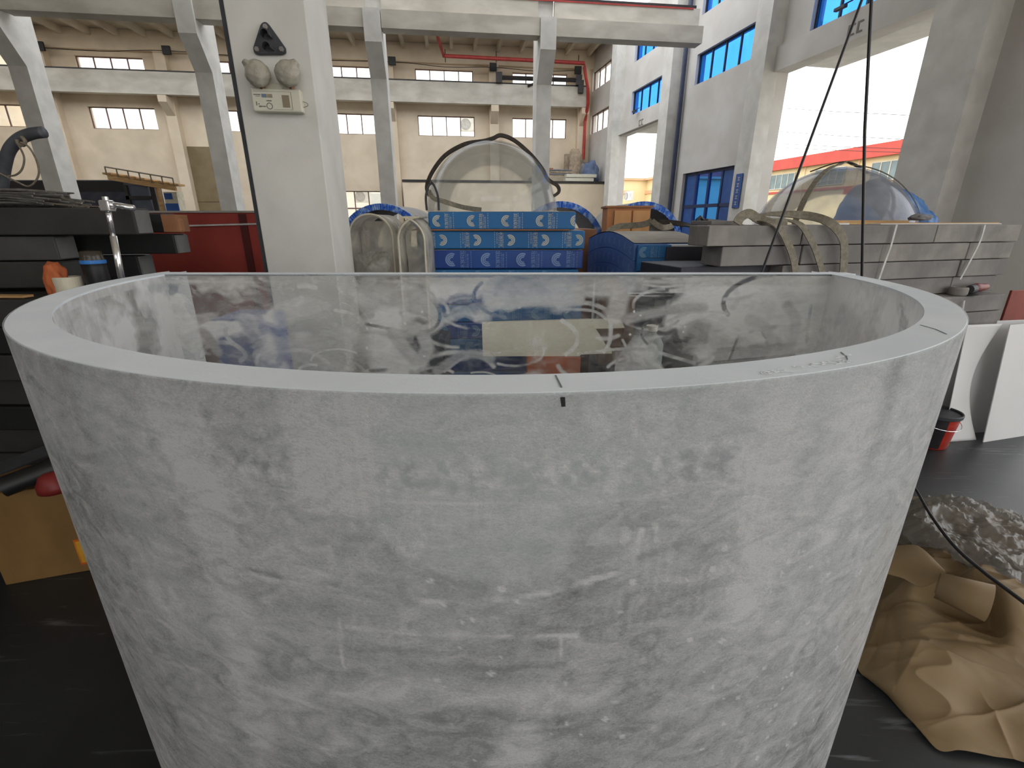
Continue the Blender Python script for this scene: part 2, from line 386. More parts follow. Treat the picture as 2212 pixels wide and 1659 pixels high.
BSTART = [-12.75, -8.2, -3.5, 1.2, 5.75, 10.2]
bh = [(s, s+2.65, 5.5, 6.35) for s in BSTART]+[(s, s+2.62, 7.4, 8.22) for s in BSTART]+[(1.2, 3.85, 1.5, 3.06)]
wall_with_holes('wall_back', BW_O, BW_A, -14.5, 14.1, 0, 9.4, .3, bh, WALL)
RST = [.1, 4.62, 9.13, 13.67]
rh = [(19.3, 24.4, 0, 5.3), (18.4, 24.4, 5.8, 8.5)]+[(s, s+2.6, 5.68, 6.5) for s in RST]+[(s, s+2.6, 7.5, 8.3) for s in RST]+[(3.8, 7.6, 0, 5.06), (12.85, 16.87, 0, 5.1), (9.05, 11.7, 0, 3.17)]  # first two openings are unseen, added to bring light from the right
wall_with_holes('wall_right', RW_O, RW_A, -.1, 25, 0, 9.15, .3, rh, RWALL)

wall_with_holes('wall_unseen_rear', (-24, -9), 0, 0, 35, 0, 9.2, -.3, [(24.5, 32.4, 0, 5.0), (12, 17, 5.5, 8), (20, 28, 5.8, 8.0)], RWALL)  # unseen rear wall added to cut light from behind, openings sized for light
wcount = [0]
def window(O, a, x0, x1, z0, z1, n, frame, pane, rows=1, yo=.12):
    wcount[0] += 1
    e = struct_empty('window_%d' % wcount[0], (O[0], O[1], 0), a)
    f = MB(); t = .035
    f.box(x0, x1, yo-.03, yo+.03, z0, z0+t).box(x0, x1, yo-.03, yo+.03, z1-t, z1).box(x0, x0+t, yo-.03, yo+.03, z0+t, z1-t).box(x1-t, x1, yo-.03, yo+.03, z0+t, z1-t)
    for k in range(1, n):
        xx = x0+(x1-x0)*k/n; f.box(xx-.022, xx+.022, yo-.025, yo+.025, z0+t, z1-t)
    for k in range(1, rows):
        zz = z0+(z1-z0)*k/rows; f.box(x0+t, x1-t, yo-.026, yo+.026, zz-.03, zz+.03)
    f.build('window_frame', frame, e)
    MB().box(x0+t, x1-t, yo-.004, yo+.004, z0+t, z1-t).build('pane', pane, e)
for h in bh[:-1]: window(BW_O, BW_A, *h, 4, FRAME, PANE)
window(BW_O, BW_A, *bh[-1], 4, FRAME, PANE, rows=2)
for i, s in enumerate(RST):
    window(RW_O, RW_A, s, s+2.6, 5.68, 6.5, 4, DARKMET if i else FRAME, BLUEPANE if i else PANE)
    window(RW_O, RW_A, s, s+2.6, 7.5, 8.3, 4, DARKMET if i else FRAME, BLUEPANE if i else PANE)

# blue glazed door in the right wall
d = struct_empty('door_1', (RW_O[0], RW_O[1], 0), RW_A)
f = MB()
for x in (9.05, 9.68, 10.33, 11.0, 11.62): f.box(x, x+.08, .1, .18, 0, 3.17)
f.box(9.05, 11.7, .1, .18, 3.09, 3.17).box(9.05, 11.7, .1, .18, 2.1, 2.2).box(9.05, 11.7, .1, .18, 0, .1)
f.build('door_frame', mat('dark_blue_frame', (40, 56, 96), (34, 48, 84), scale=3, rough=.5), d)
p = MB()
for x0, x1 in ((9.13, 9.68), (11.08, 11.62)): p.box(x0, x1, .12, .15, .1, 2.1).box(x0, x1, .12, .15, 2.2, 3.09)
p.build('door_panel', BLUEFR, d)
p = MB()
for x0, x1 in ((9.76, 10.33), (10.41, 11.0)): p.box(x0, x1, .13, .14, .1, 2.1).box(x0, x1, .13, .14, 2.2, 3.09)
p.build('pane', BLUEPANE, d)
# brown door at the back
bd = MB().box(-5.0, -2.9, -.04, .02, 0, 4.86, bev=.01).box(-5.0, -2.9, -.06, -.04, 2.55, 2.62)
o = bd.build('door_2', DOORBROWN); place(o, (BW_O[0], BW_O[1], 0), BW_A); tag(o, kind='structure')

# pilasters, ledge and crane beam on the back wall
tn = [1]
def trim(mb, m, O, a):
    tn[0] += 1; o = mb.build('trim_%d' % tn[0], m); place(o, (O[0], O[1], 0), a); tag(o, kind='structure'); return o
for t in (-9.35, -4.75, -.1, 4.6, 9.3, 13.55):
    m = MB()
    m.box(t-.22, t+.22, -.35, 0, 0, 8.4)
    m.prism([(t-.17, -.35, 6.0), (t-.17, -.82, 6.45), (t-.17, -.82, 6.7), (t-.17, -.35, 6.7)], (.34, 0, 0))
    trim(m, WALL, BW_O, BW_A)
trim(MB().box(-14.5, 14.1, -.2, 0, 8.42, 9.15), WALL, BW_O, BW_A)
m = MB()
m.box(-14.5, 13.6, -.80, -.5, 6.72, 7.54)
tag(trim(m, BEAM, BW_O, BW_A), 'pale concrete crane beam along the back wall', 'beam')
m = MB().box(-14.5, 13.6, -.7, -.6, 7.54, 7.62)
tag(trim(m, DARKMET, BW_O, BW_A), 'dark crane rail on the beam along the back wall', 'rail')
# right wall pilasters
for s0, s1 in ((3.3, 3.8), (7.75, 8.35), (12.3, 12.85), (16.87, 17.75)):
    trim(MB().box(s0, s1, -.4, 0, 0, 9.14), CONC, RW_O, RW_A)
for s0, s1 in ((3.8, 7.75), (12.85, 16.87)):      # lintels standing slightly proud
    trim(MB().box(s0, s1, -.12, 0, 5.1, 5.62), RWALL, RW_O, RW_A)
trim(MB().box(12.9, 16.6, .3, 1.6, 5.25, 5.4), CONC, RW_O, RW_A)
trim(MB().box(3.9, 7.4, .3, 1.6, 5.2, 5.35), CONC, RW_O, RW_A)

# ceiling: ribbed slab; unseen gap over the middle aisle added to brighten the back
LIGHT_GAP0 = 12.0; WM = wmat(BW_O, BW_A)
cl = MB().box(-24, 12, -9.3, LIGHT_GAP0, 9.16, 9.3).box(-16, 16, -3.3, -.01, 9.16, 9.3, M=WM)
for k in range(-14, 14):
    cl.box(k*1.05, k*1.05+.13, -3.3, -.21, 8.9, 9.16, M=WM)
o = cl.build('ceiling', ROOF); tag(o, kind='structure')
o = MB().box(-24.3, -24, -9, 27, 0, 9.1).build('wall_left', WALL); tag(o, kind='structure')

# concrete columns of the middle row with corbels + crane beam
cols = [(-11.95, 13.5), (-7.71, 14.05), (-3.372, 14.62), (1.105, 15.2)]
names = ['leftmost', 'second from left', 'third from left', 'rightmost']
for (x, y), nm in zip(cols, names):
    c = MB()
    c.box(-.42, 0, 0, .6, 0, 9.0)
    c.prism([(-.42, 0, 5.3), (-.42, -.5, 6.0), (-.42, -.5, 6.72), (-.42, 0, 6.72)], (.42, 0, 0))
    o = c.build('concrete_column', CONC); place(o, (x, y, 0), BW_A)
    tag(o, '%s white concrete column of the distant middle row carrying the crane beam' % nm, 'column', kind='structure')
ox, oy = cols[-1]
def beam_seg(t0, t1):
    m = MB().box(t0, t1, -.12, .02, 6.72, 7.22).box(t0, t1, -.44, -.04, 6.32, 6.72)
    o = m.build('crane_beam', BEAM); place(o, (ox, oy, 0), BW_A); tag(o, 'deep pale concrete crane beam high on the middle columns', 'beam', kind='structure')
    o['group'] = 'crane beams of the middle row'; return o
for a0, a1 in ((-18, -13.5), (-13.1, -9.32), (-8.9, -4.93), (-4.5, -.43), (.01, 4.1)): beam_seg(a0, a1)
o = MB().box(-18, 4.0, -.09, -.01, 7.23, 7.3).build('crane_rail', DARKMET); place(o, (ox, oy, 0), BW_A)
tag(o, 'dark crane rail on top of the middle crane beam', 'rail', kind='structure')
o = MB().box(-3.0, 3.9, -.14, -.125, 7.19, 7.225).build('red_conductor_bar', REDPIPE); place(o, (ox, oy, 0), BW_A)
tag(o, 'thin red power bar running along the top of the middle crane beam', 'pipe', kind='structure')

# the near column with dark strip
NC = thing('concrete_column', 'white painted square concrete column standing right behind the tank', 'column', (-1.458, 2.87, 0), BW_A)
NC['kind'] = 'structure'
MB().box(0, .396, 0, .56, 0, 9.0, bev=.006).build('shaft', CONC, NC)
MB().box(-.03, -.002, .03, .09, .0, 8.9).build('conduit', BLACKSTEEL, NC)

# mezzanine store in the far corner
MZ = -2.6
t0, zt = hit(868, 388, BW_O, BW_A, MZ); t1, _ = hit(1322, 392, BW_O, BW_A, MZ)
m = MB().box(t0, t1-.05, MZ, -.36, zt-.1, zt)
e = trim(m, DARKMET, BW_O, BW_A); tag(e, 'thin dark mezzanine deck in the far corner', 'deck')
m = MB().box(t0+.02, t1-.1, MZ+.02, MZ+.2, 0, zt-.1)
trim(m, WALL, BW_O, BW_A)

# ------------------------------------------------------------ exterior
def ext_building():
    off = 30
    b = thing('factory_building', 'cream factory building with red roof band across the yard, beyond the right opening', 'building', (RW_O[0], RW_O[1], 0), RW_A)
    s1, zt = hit(1988, 303, RW_O, RW_A, off); s0, zt0 = hit(1670, 350, RW_O, RW_A, off)
    zt = (zt+zt0)/2
    w = MB().box(-60, s1+25, off, off+12, -.06, zt); w.build('wall', CREAMB, b)
    MB().box(-60.2, s1+25.2, off-.5, off+12, zt-.05, zt+.1).box(-60, s1+25, off-.5, off-.35, zt-.9, zt-.05).build('roof', REDBAND, b)
    MB().box(-60, s1+25, off-.1, off, zt-3.2, zt-3.0).build('red_band', REDBAND, b)
    for k in range(-12, 14):
        x = s1-3.6-k*6.0
        if x < -58 or x > s1+22: continue
        f = MB().box(x, x+3.4, off-.06, off-.01, zt-2.7, zt-1.35).build('window', GREYGL, b)
        q = MB()
        for j in range(5): q.box(x+j*.85-.04, x+j*.85+.04, off-.1, off-.06, zt-2.7, zt-1.35)
        q.box(x-.04, x+3.44, off-.1, off-.06, zt-1.35, zt-1.27).box(x-.04, x+3.44, off-.1, off-.06, zt-2.78, zt-2.7)
        q.build('window_frame', WHITEPL, f)
        MB().box(x-1.4, x-1.3, off-.1, off, 0, zt-.9).build('drain_pipe', CREAMB, b)
    MB().box(s1-4.4, s1-1.2, off-1.6, off, zt-3.75, zt-3.3).build('canopy', REDBAND, b)
ext_building()
def ext2():
    off = 9
    s0, z0 = hit(1345, 388, RW_O, RW_A, off)
    b = thing('annex_building', 'pale cream annex with moulded cornice seen through the far opening', 'building', (RW_O[0], RW_O[1], 0), RW_A)
    MB().box(s0-20, s0-.5, off, off+10, -.06, z0).box(s0-.5, s0+2.0, off+2.5, off+10, -.06, z0).build('wall', CREAMB, b)
    MB().box(s0-20, s0-.3, off-.3, off+10, z0-.02, z0+.15).box(s0-.5, s0+2.3, off+2.2, off+10, z0-.02, z0+.15).box(s0-20, s0-.4, off-.12, off+1, z0-1.1, z0-.85).box(s0-.5, s0+2.1, off+2.38, off+3, z0-1.1, z0-.85).build('cornice', mat('salmon_cornice', (224, 176, 140), (214, 166, 130), scale=1, rough=.8), b)
ext2()
# pale neighbour house behind the back wall, with outdoor AC units
nb = thing('neighbour_building', 'pale neighbouring building seen hazily through the back windows', 'building', (BW_O[0], BW_O[1], 0), BW_A)
MB().box(-30, 10.2, 9, 15, -.06, 6.6).build('wall', mat('whitewashed_facade', (250, 248, 240), (242, 238, 226), scale=.5, rough=.8), nb)
MB().box(-30, 10.3, 8.7, 15, 6.6, 6.8).build('roof', WHITEPL, nb)
for x in (-22, -16, -10, -4, 2, 7.2):
    for z in (1.6,): MB().box(x, x+2.2, 8.94, 9.0, z, z+1.8).build('window', mat('pale_window', (214, 218, 216), scale=1, rough=.3), nb)
def ac_unit(px, py, Y, label, name='air_conditioner'):
    c = atY(px, py, Y); a = thing(name, label, 'air conditioner', (c.x, Y, c.z), BW_A)
    MB().box(-.45, .45, -.17, .17, -.35, .35, bev=.02).build('casing', ACW, a)
    MB().lathe([(0, 0), (.06, .01), (.08, .0), (.28, 0), (.29, .02), (.30, 0)], c=(-.12, -.19, 0), M=Matrix.Rotation(pi/2, 4, 'X'), n=28).build('fan_grille', mat('ac_grille', (170, 170, 168), scale=8, rough=.6), a)
ac_unit(783, 425, 31.5, 'white outdoor air conditioner behind the ground floor back window')
ac_unit(1010, 270, 31.8, 'white outdoor air conditioner behind the upper middle back window')
a = thing('air_conditioner', 'white outdoor air conditioner on the annex wall past the far opening', 'air conditioner', (0, 0, 0), 0)
s, z = hit(1357, 424, RW_O, RW_A, 8.7); q = wmat(RW_O, RW_A) @ Vector((s, 8.75, z)); place(a, q, RW_A)
MB().box(-.45, .45, -.17, .17, -.35, .35, bev=.02).build('casing', ACW, a)
MB().lathe([(0, 0), (.28, 0), (.30, .02)], c=(-.12, -.19, 0), M=Matrix.Rotation(pi/2, 4, 'X'), n=24).build('fan_grille', MATS['ac_grille'], a)
# overhead wires outside
for k, (y0, y1) in enumerate(((232, 252), (283, 305), (310, 324), (318, 332))):
    sa_, za_ = hit(1660, y0, RW_O, RW_A, 14); sb_, zb_ = hit(2010, y1, RW_O, RW_A, 14); ds_ = sb_-sa_; dz_ = zb_-za_
    o = MB().tube([(sa_-ds_, 14, za_-dz_), (sa_, 14, za_), ((sa_+sb_)/2, 14, (za_+zb_)/2-.03), (sb_, 14, zb_), (sb_+ds_*.7, 14, zb_+dz_*.7)], .012, 5).build('overhead_wire', DARKMET); place(o, (RW_O[0], RW_O[1], 0), RW_A)
    tag(o, '%s thin overhead wire crossing the white sky outside the opening' % ['highest', 'second highest', 'second lowest', 'lowest'][k], 'wire', 'overhead wires outside')

# ------------------------------------------------------------ pipes, lights and fittings on the walls
def bw_pt(px, py, off): s, z = hit(px, py, BW_O, BW_A, off); return wmat(BW_O, BW_A) @ Vector((s, off, z))
def rw_pt(px, py, off): s, z = hit(px, py, RW_O, RW_A, off); return wmat(RW_O, RW_A) @ Vector((s, off, z))
p0 = bw_pt(958, 121, -1.4); p1 = bw_pt(1262, 137, -1.4)
fp = [p0+Vector((-.2, -3.5, 1.05)), p0, p0+(p1-p0)*.5, p1, p1+Vector((0.02, .05, -.15)), bw_pt(1270, 190, -1.2), bw_pt(1270, 225, -1.0), bw_pt(1264, 262, -.55), bw_pt(1260, 345, -.5)]
pipe = thing('fire_pipe', 'red fire main running under the roof and down the far corner', 'pipe')
MB().tube(fp, .075, 10).build('pipe_run', REDPIPE, pipe)
for px in (962, 1072, 1250):
    q = bw_pt(px, 128, -1.4); MB().tube([q+Vector((0, 0, -.12)), Vector((q.x, q.y, 8.6))], .02, 6).build('hanger', DARKMET, pipe)
for px, py, lb in ((88, 101, 'leftmost'), (361, 110, 'second'), (847, 133, 'third'), (1065, 146, 'fourth'), (1248, 153, 'rightmost')):
    q = bw_pt(px, py, -.42)
    l = thing('floodlight', '%s black square floodlight above the back crane beam, counting from the left' % lb if lb not in ('leftmost', 'rightmost') else '%s black square floodlight above the back crane beam' % lb, 'floodlight', q, BW_A, 'floodlights on the back wall')
    MB().box(-.16, .16, -.1, .0, -.16, .16, bev=.015).build('lamp_housing', BLACK, l)
    MB().box(-.03, .03, 0, .08, -.04, .04).build('bracket', BLACK, l)
wire = [bw_pt(88, 103, -.5), bw_pt(220, 111, -.5), bw_pt(361, 110, -.5), bw_pt(600, 128, -.5), bw_pt(847, 134, -.5), bw_pt(960, 145, -.5), bw_pt(1065, 146, -.5), bw_pt(1160, 154, -.5), bw_pt(1248, 153, -.5)]
tag(MB().tube(catmull(wire, 5), .014, 5).build('power_cable', DARKMET), 'thin cable strung between the floodlights on the back wall', 'cable')
# crane trolley parts on the rail in front of the right back window
ct = thing('crane_trolley', 'black crane trolley beam resting on the back rail before a window', 'crane')
a_, b_ = bw_pt(1078, 168, -.9), bw_pt(1250, 174, -.9)
MB().tube([a_, b_], .09, 8).build('trolley_beam', DARKMET, ct)
for q in (a_, b_): MB().box(q.x-.14, q.x+.14, q.y-.1, q.y+.1, q.z-.2, q.z+.2).build('end_carriage', DARKMET, ct)
m = MB(); q1, q2, q3 = bw_pt(1140, 187, -.85), bw_pt(1163, 179, -.85), bw_pt(1186, 188, -.85)
m.tube(catmull([q1, q2, q3], 5), .05, 6); m.build('arched_brace', DARKMET, ct); m = MB()
q = bw_pt(1255, 180, -.9); m.box(q.x-.12, q.x+.12, q.y-.1, q.y+.1, q.z-.4, q.z+.1)
m.build('bracket', DARKMET, ct)
# drain pipes on right wall
s0, _ = hit(1480, 240, RW_O, RW_A, -.1)
o = MB().tube([(8.62, -.12, 8.9), (8.62, -.12, .3), (8.62, -.2, .1)], .07, 10).build('drain_pipe', mat('blue_grey_pipe', (58, 66, 92), scale=3, rough=.4)); place(o, (RW_O[0], RW_O[1], 0), RW_A)
tag(o, 'dark blue-grey vertical drain pipe left of the blue door', 'pipe')
o = MB().tube([(12.15, -.08, 8.9), (12.15, -.08, .1)], .035, 8).build('conduit_pipe', mat('brown_conduit', (104, 84, 84), scale=3, rough=.5)); place(o, (RW_O[0], RW_O[1], 0), RW_A)
tag(o, 'thin brownish conduit running up the wall right of the blue door', 'pipe')
sg = thing('wall_sign', 'small blue vertical sign on the pillar right of the blue door', 'sign', wmat(RW_O, RW_A) @ Vector((12.56, -.42, 2.45)), RW_A)
MB().box(-.13, .13, -.012, 0.01, -.42, .42).build('sign_board', SIGNB, sg)
for i in range(5):
    z = .3-i*.15; m = MB()
    m.box(-.045, .045, -.018, -.012, z-.045, z-.03).box(-.045, .045, -.018, -.012, z+.02, z+.035).box(-.008, .008, -.018, -.012, z-.045, z+.045)
    m.build('character', PRINT, sg)
for (px, py, lb) in ((1384, 265, 'far'), (1846, 62, 'near')):
    s, z = hit(px, py, RW_O, RW_A, -.13)
    l = thing('stencil_mark', 'small grey stencilled square mark on the lintel of the %s opening' % lb, 'marking', wmat(RW_O, RW_A) @ Vector((s, -.125, z)), RW_A)
    MB().box(-.16, -.12, -.004, 0, -.1, .1).box(-.12, 0, -.004, 0, .07, .1).box(-.12, 0, -.004, 0, -.1, -.07).box(.05, .09, -.004, 0, -.1, .1).box(.09, .18, -.004, 0, .07, .1).box(.09, .18, -.004, 0, -.1, -.07).build('mark', INK, l)
    c = thing('security_camera', 'small dark camera bracket above the %s opening' % lb, 'camera', wmat(RW_O, RW_A) @ Vector((s-.25, -.15, z+.42)), RW_A)
    MB().box(-.16, .1, -.18, -.1, -.03, .03, bev=.008).build('camera_body', BLACKSTEEL, c)
    MB().tube([(0, -.14, .03), (.1, 0, .1)], .014, 6).build('camera_arm', DARKMET, c)

# stored goods on the mezzanine
def blob(name, c, s, m, label, cat, seed, rz=0, parent=None):
    bm = bmesh.new(); bmesh.ops.create_icosphere(bm, subdivisions=4, radius=1)
    rs = random.Random(seed); off = Vector((rs.random()*9, rs.random()*9, rs.random()*9))
    from mathutils import noise as mn
    for v in bm.verts:
        n = mn.noise(v.co*1.6+off)*.28+mn.noise(v.co*4+off)*.12
        v.co *= 1+n
        if v.co.z < -.55: v.co.z = -.55-(v.co.z+.55)*.05
        v.co = Vector((v.co.x*s[0], v.co.y*s[1], (v.co.z+.55)*s[2]/1.5))
    x = MB(); x.bm.free(); x.bm = bm
    o = x.build(name, m, parent, smooth=True); o.location = c; o.rotation_euler = (0, 0, rz)
    if parent is None: tag(o, label, cat)
    return o
zm = zt
def mzp(px, py, off=-1.8): s, z = hit(px, py, BW_O, BW_A, off); return wmat(BW_O, BW_A) @ Vector((s, off, 0))
M_ = hit(900, 388, BW_O, BW_A, MZ)[1]
q = mzp(1277, 380, -2.05); blob('cloth_bundle', (q.x, q.y, M_), (.36, .28, .85), BLUESACK, 'blue-grey cloth bundle at the right end of the mezzanine', 'bundle', 3)
q = mzp(1266, 370, -1.45); blob('cloth_bundle', (q.x, q.y, M_), (.3, .24, .9), SACK, 'low grey cloth bundle in the middle of the mezzanine pile', 'bundle', 5)
q = mzp(1243, 350, -1.1); blob('cloth_bundle', (q.x, q.y, M_), (.36, .2, 1.5), SACK2, 'tall tan folded cloth heap before the red pipe on the mezzanine', 'bundle', 8)
q = mzp(1210, 378, -1.5)
for k in range(4):
    o = MB().box(-.62+.04*k, .62-.07*k, -.4, .4, .085*k, .085*k+.075, bev=.02).build('folded_cloth', (SACK2, SACK)[k % 2]); place(o, (q.x, q.y, M_+.22), BW_A+.03*k)
    tag(o, '%s folded cloth in the flat pile on the mezzanine' % ['lowest', 'second lowest', 'second highest', 'topmost'][k], 'cloth', 'folded cloths on the mezzanine')
q = mzp(1200, 388, -1.6); o = MB().box(-1.2, 1.0, -.5, .6, 0, .22, bev=.01).build('board_stack', mat('tan_boards', (170, 158, 140), (150, 138, 120), scale=5, rough=.8, stretch=(1, 1, 14))); place(o, (q.x, q.y, M_), BW_A); tag(o, 'flat tan board stack under the folded cloths on the mezzanine', 'boards')
for k, (dx, w) in enumerate(((0, .66), (.08, .7))):
    q = mzp(1250, 385, -2.3); o = MB().box(-w, w, -.2, .2, .16*k, .16*k+.14, bev=.01).build('insulation_board', WHITEPL); place(o, (q.x+dx, q.y, M_), BW_A)
    tag(o, '%s of two thick white panels on the mezzanine edge' % ['lower', 'upper'][k], 'board')
q = mzp(1232, 335, -.6); o = MB().box(-.28, .28, -.1, .1, 0, 1.35, bev=.02).build('carton', SACK2); place(o, (q.x, q.y, M_), BW_A); tag(o, 'upright tan carton at the back of the mezzanine pile', 'box')
q = mzp(1266, 350, -.72); o = MB().box(-.26, .26, -.12, .12, 0, .95, bev=.02).build('carton', mat('slate_carton', (86, 92, 104), scale=4, rough=.7)); place(o, (q.x, q.y, M_), BW_A+.2); tag(o, 'slate grey carton beside the red pipe on the mezzanine', 'box')
q = mzp(1186, 370, -1.2); o = MB().box(-.16, .16, -.2, .2, 0, .42, bev=.01).build('carton', CARTON); place(o, (q.x, q.y, M_+.225), BW_A); tag(o, 'small brown carton at the left of the mezzanine pile', 'box')

# ============================================================ the tank
TC = Vector((-.055, 1.94)); RO = 1.40; RI = 1.325; TZ = 1.5; YB = 1.965; TB = .06
tank = thing('acrylic_tank', 'large half-round thick acrylic tank coated in white sanding dust, open at the top', 'tank', (TC.x, TC.y, 0))
def cyl_uz(px, py, R):
    """pixel -> (angle along the curve, height) on the near side of the curved wall (outer) or far side (inner)"""
    r = ray(px, py); ox, oy = -TC.x, -TC.y; a = r[0]**2+r[1]**2; b = 2*(ox*r[0]+oy*r[1]); c = ox*ox+oy*oy-R*R
    D = max(b*b-4*a*c, 0)
    k = (-b-sqrt(D))/(2*a) if R > RI+.01 else (-b+sqrt(D))/(2*a)
    x, y = r[0]*k+ox, r[1]*k+oy
    return atan2(y, x) % (2*pi), H+r[2]*k
def strokes(U, Z, lst, f, brk=None):
    """paint soft strokes into f. each: (points, width, value, softness)"""
    for pts, w, val, soft in lst:
        D = np.full(U.shape, 9.0)
        for (u0, z0), (u1, z1) in zip(pts[:-1], pts[1:]):
            du, dz = u1-u0, z1-z0; L2 = du*du+dz*dz+1e-9
            t = np.clip(((U-u0)*du+(Z-z0)*dz)/L2, 0, 1)
            D = np.minimum(D, np.hypot(U-u0-t*du, Z-z0-t*dz))
        k = np.clip((w/2+soft-D)/max(soft, 1e-4), 0, 1); k = k*k*(3-2*k)
        if brk is not None and w < .013: k = k*brk
        f[:] = f*(1-k)+val*k if val is not None else f
    return f
def poly2(pts, n=6): return [(p.x, p.y) for p in catmull([Vector((a, b, 0)) for a, b in pts], n)]

# ---- curved wall, outer skin
NU, NZ = 900, 320
A0, A1 = radians(176), radians(364)
u = np.linspace(A0, A1, NU); z = np.linspace(0, TZ, NZ)
Ug, Zg = np.meshgrid(u, z)
S = Ug*RO                                  # arc length in metres
def so(*px):                               # photo pixels -> (arc, z) points on outer skin
    out = []
    for a, b in px:
        q, zz = cyl_uz(a, b, RO); out.append((q*RO, zz))
    return out
warp = fbm(S, Zg, 2.0, 5); warp2 = fbm(S, Zg, 2.0, 25)
base = fbm(S+.5*warp, Zg+.35*warp2, 2.2, 40)
big = fbm(S, Zg*.6, 1.1, 60, 3)
side = np.clip((Ug-radians(270))/radians(80), -1, 1)      # -1 left .. 1 right
f = .60+.55*(base-.5)+.45*(big-.5)
f += .40*np.clip(np.abs(side)-.40, 0, 1)*1.5 - .13*np.exp(-(side/.42)**2)
hz = fbm(S*.35+.1*warp, Zg+.05*warp2, 16, 77); f += .34*(hz-.5)
rimdist = TZ-Zg
mid = np.exp(-((S-so((1120, 900))[0][0])/.55)**2)
# clearer band just below the rim, then a rough crinkled band
f = np.where(rimdist < .085+.015*np.sin(S*7), np.minimum(f, .60+.15*np.abs(side)+.2*(warp-.5)), f)
cr = fbm(S, Zg, 80, 90, 3)
band = np.exp(-((rimdist-.115)/.026)**2)*mid
f = f*(1-band)+band*(.44+2.3*(cr-.5))
ln = np.exp(-((rimdist-.148-.01*np.sin(S*3))/.004)**2)*np.clip(mid*1.3, 0, 1); f = np.maximum(f, ln*.85*1.0)
V = [ (poly2(so((352, 835), (385, 930), (425, 1030), (455, 1130))), .05, .93, .04),
      (poly2(so((455, 1130), (490, 1270), (520, 1400), (560, 1580))), .03, .84, .04),
      (so((395, 840), (430, 950)), .018, .88, .02),
      (so((700, 900), (715, 1000), (720, 1035)), .085, .90, .035), (so((655, 880), (800, 890)), .02, .82, .03),  # bright patch: the column's reflection painted into the film
      (poly2(so((250, 760), (420, 840), (520, 870))), .012, .62, .02),
      (poly2(so((205, 780), (330, 1010), (420, 1250))), .015, .60, .04),
      (poly2(so((120, 790), (200, 950), (240, 1100), (310, 1300), (390, 1480))), .03, .52, .06),
      (poly2(so((640, 1180), (700, 1150), (790, 1140), (850, 1160))), .010, .80, .012),
      (poly2(so((510, 1155), (560, 1130), (620, 1118))), .010, .80, .012), (poly2(so((500, 1185), (560, 1172), (620, 1176))), .009, .8, .012),
      (poly2(so((830, 1140), (860, 1180), (880, 1210), (910, 1170), (900, 1140))), .007, .78, .01),
      (poly2(so((475, 1210), (560, 1240), (680, 1262), (800, 1280), (900, 1292), (1040, 1294))), .007, .30, .006),
      (poly2(so((475, 1214), (560, 1245), (680, 1267), (800, 1285), (900, 1297), (1040, 1299))), .005, .98, .004),
      (poly2(so((1040, 1296), (1160, 1280), (1260, 1255), (1340, 1232))), .007, .34, .006),
      (poly2(so((1040, 1300), (1160, 1284), (1260, 1258), (1340, 1236))), .005, .95, .004),
      (poly2(so((1350, 1216), (1420, 1190), (1490, 1170))), .006, .3, .006),
      (poly2(so((1368, 1112), (1430, 1090), (1520, 1074), (1640, 1035))), .006, .98, .005), (poly2(so((1372, 1108), (1440, 1084), (1530, 1068))), .007, .3, .006),
      (poly2(so((1200, 1150), (1300, 1138), (1400, 1120))), .006, .32, .006),
      (so((1020, 1374), (1250, 1371)), .004, .96, .003), (poly2(so((750, 1355), (860, 1366), (1020, 1372))), .004, .85, .004),
      (poly2(so((1290, 1355), (1400, 1315), (1520, 1270))), .006, .36, .008), (poly2(so((1296, 1362), (1400, 1335), (1560, 1312))), .004, .34, .006),
      (so((712, 1125), (718, 1230)), .004, .84, .003), (so((732, 1335), (742, 1440)), .004, .9, .003), (so((1213, 1375), (1213, 1435)), .004, .9, .003),
      (so((1417, 1132), (1420, 1168)), .005, .98, .002), (so((1352, 1147), (1350, 1168)), .010, .95, .003), (so((1388, 1145), (1380, 1168)), .006, .95, .003),
      (poly2(so((1500, 870), (1480, 930))), .02, .42, .02), (so((1462, 940), (1450, 1010)), .008, .5, .01),
      (poly2(so((1700, 880), (1650, 1100), (1620, 1300))), .035, .84, .06),
      (poly2(so((1850, 900), (1760, 1150))), .07, .86, .06),
      (poly2(so((1840, 1400), (1825, 1440))), .05, .45, .05), (poly2(so((1790, 1050), (1740, 1180), (1720, 1260))), .02, .62, .05),
      (so((570, 1484), (660, 1480)), .03, .45, .02), (so((560, 1500), (900, 1490), (1300, 1500)), .02, .76, .04),
      (poly2(so((940, 1360), (980, 1370), (1010, 1378))), .012, .95, .01),
      (poly2(so((1280, 880), (1320, 960), (1325, 1060))), .008, .8, .012), (so((1370, 850), (1372, 940)), .004, .88, .003), (poly2(so((1395, 850), (1405, 890))), .008, .85, .008),
      (poly2(so((1130, 1600), (1120, 1640), (1090, 1659))), .03, .8, .04),
      (poly2(so((700, 1640), (800, 1560), (900, 1500))), .012, .68, .04), (poly2(so((1560, 1650), (1700, 1560), (1760, 1500))), .02, .6, .04)]
strokes(S, Zg, V, f, np.clip(fbm(S, Zg, 22, 123, 4)*3.4-1.15, .05, 1))
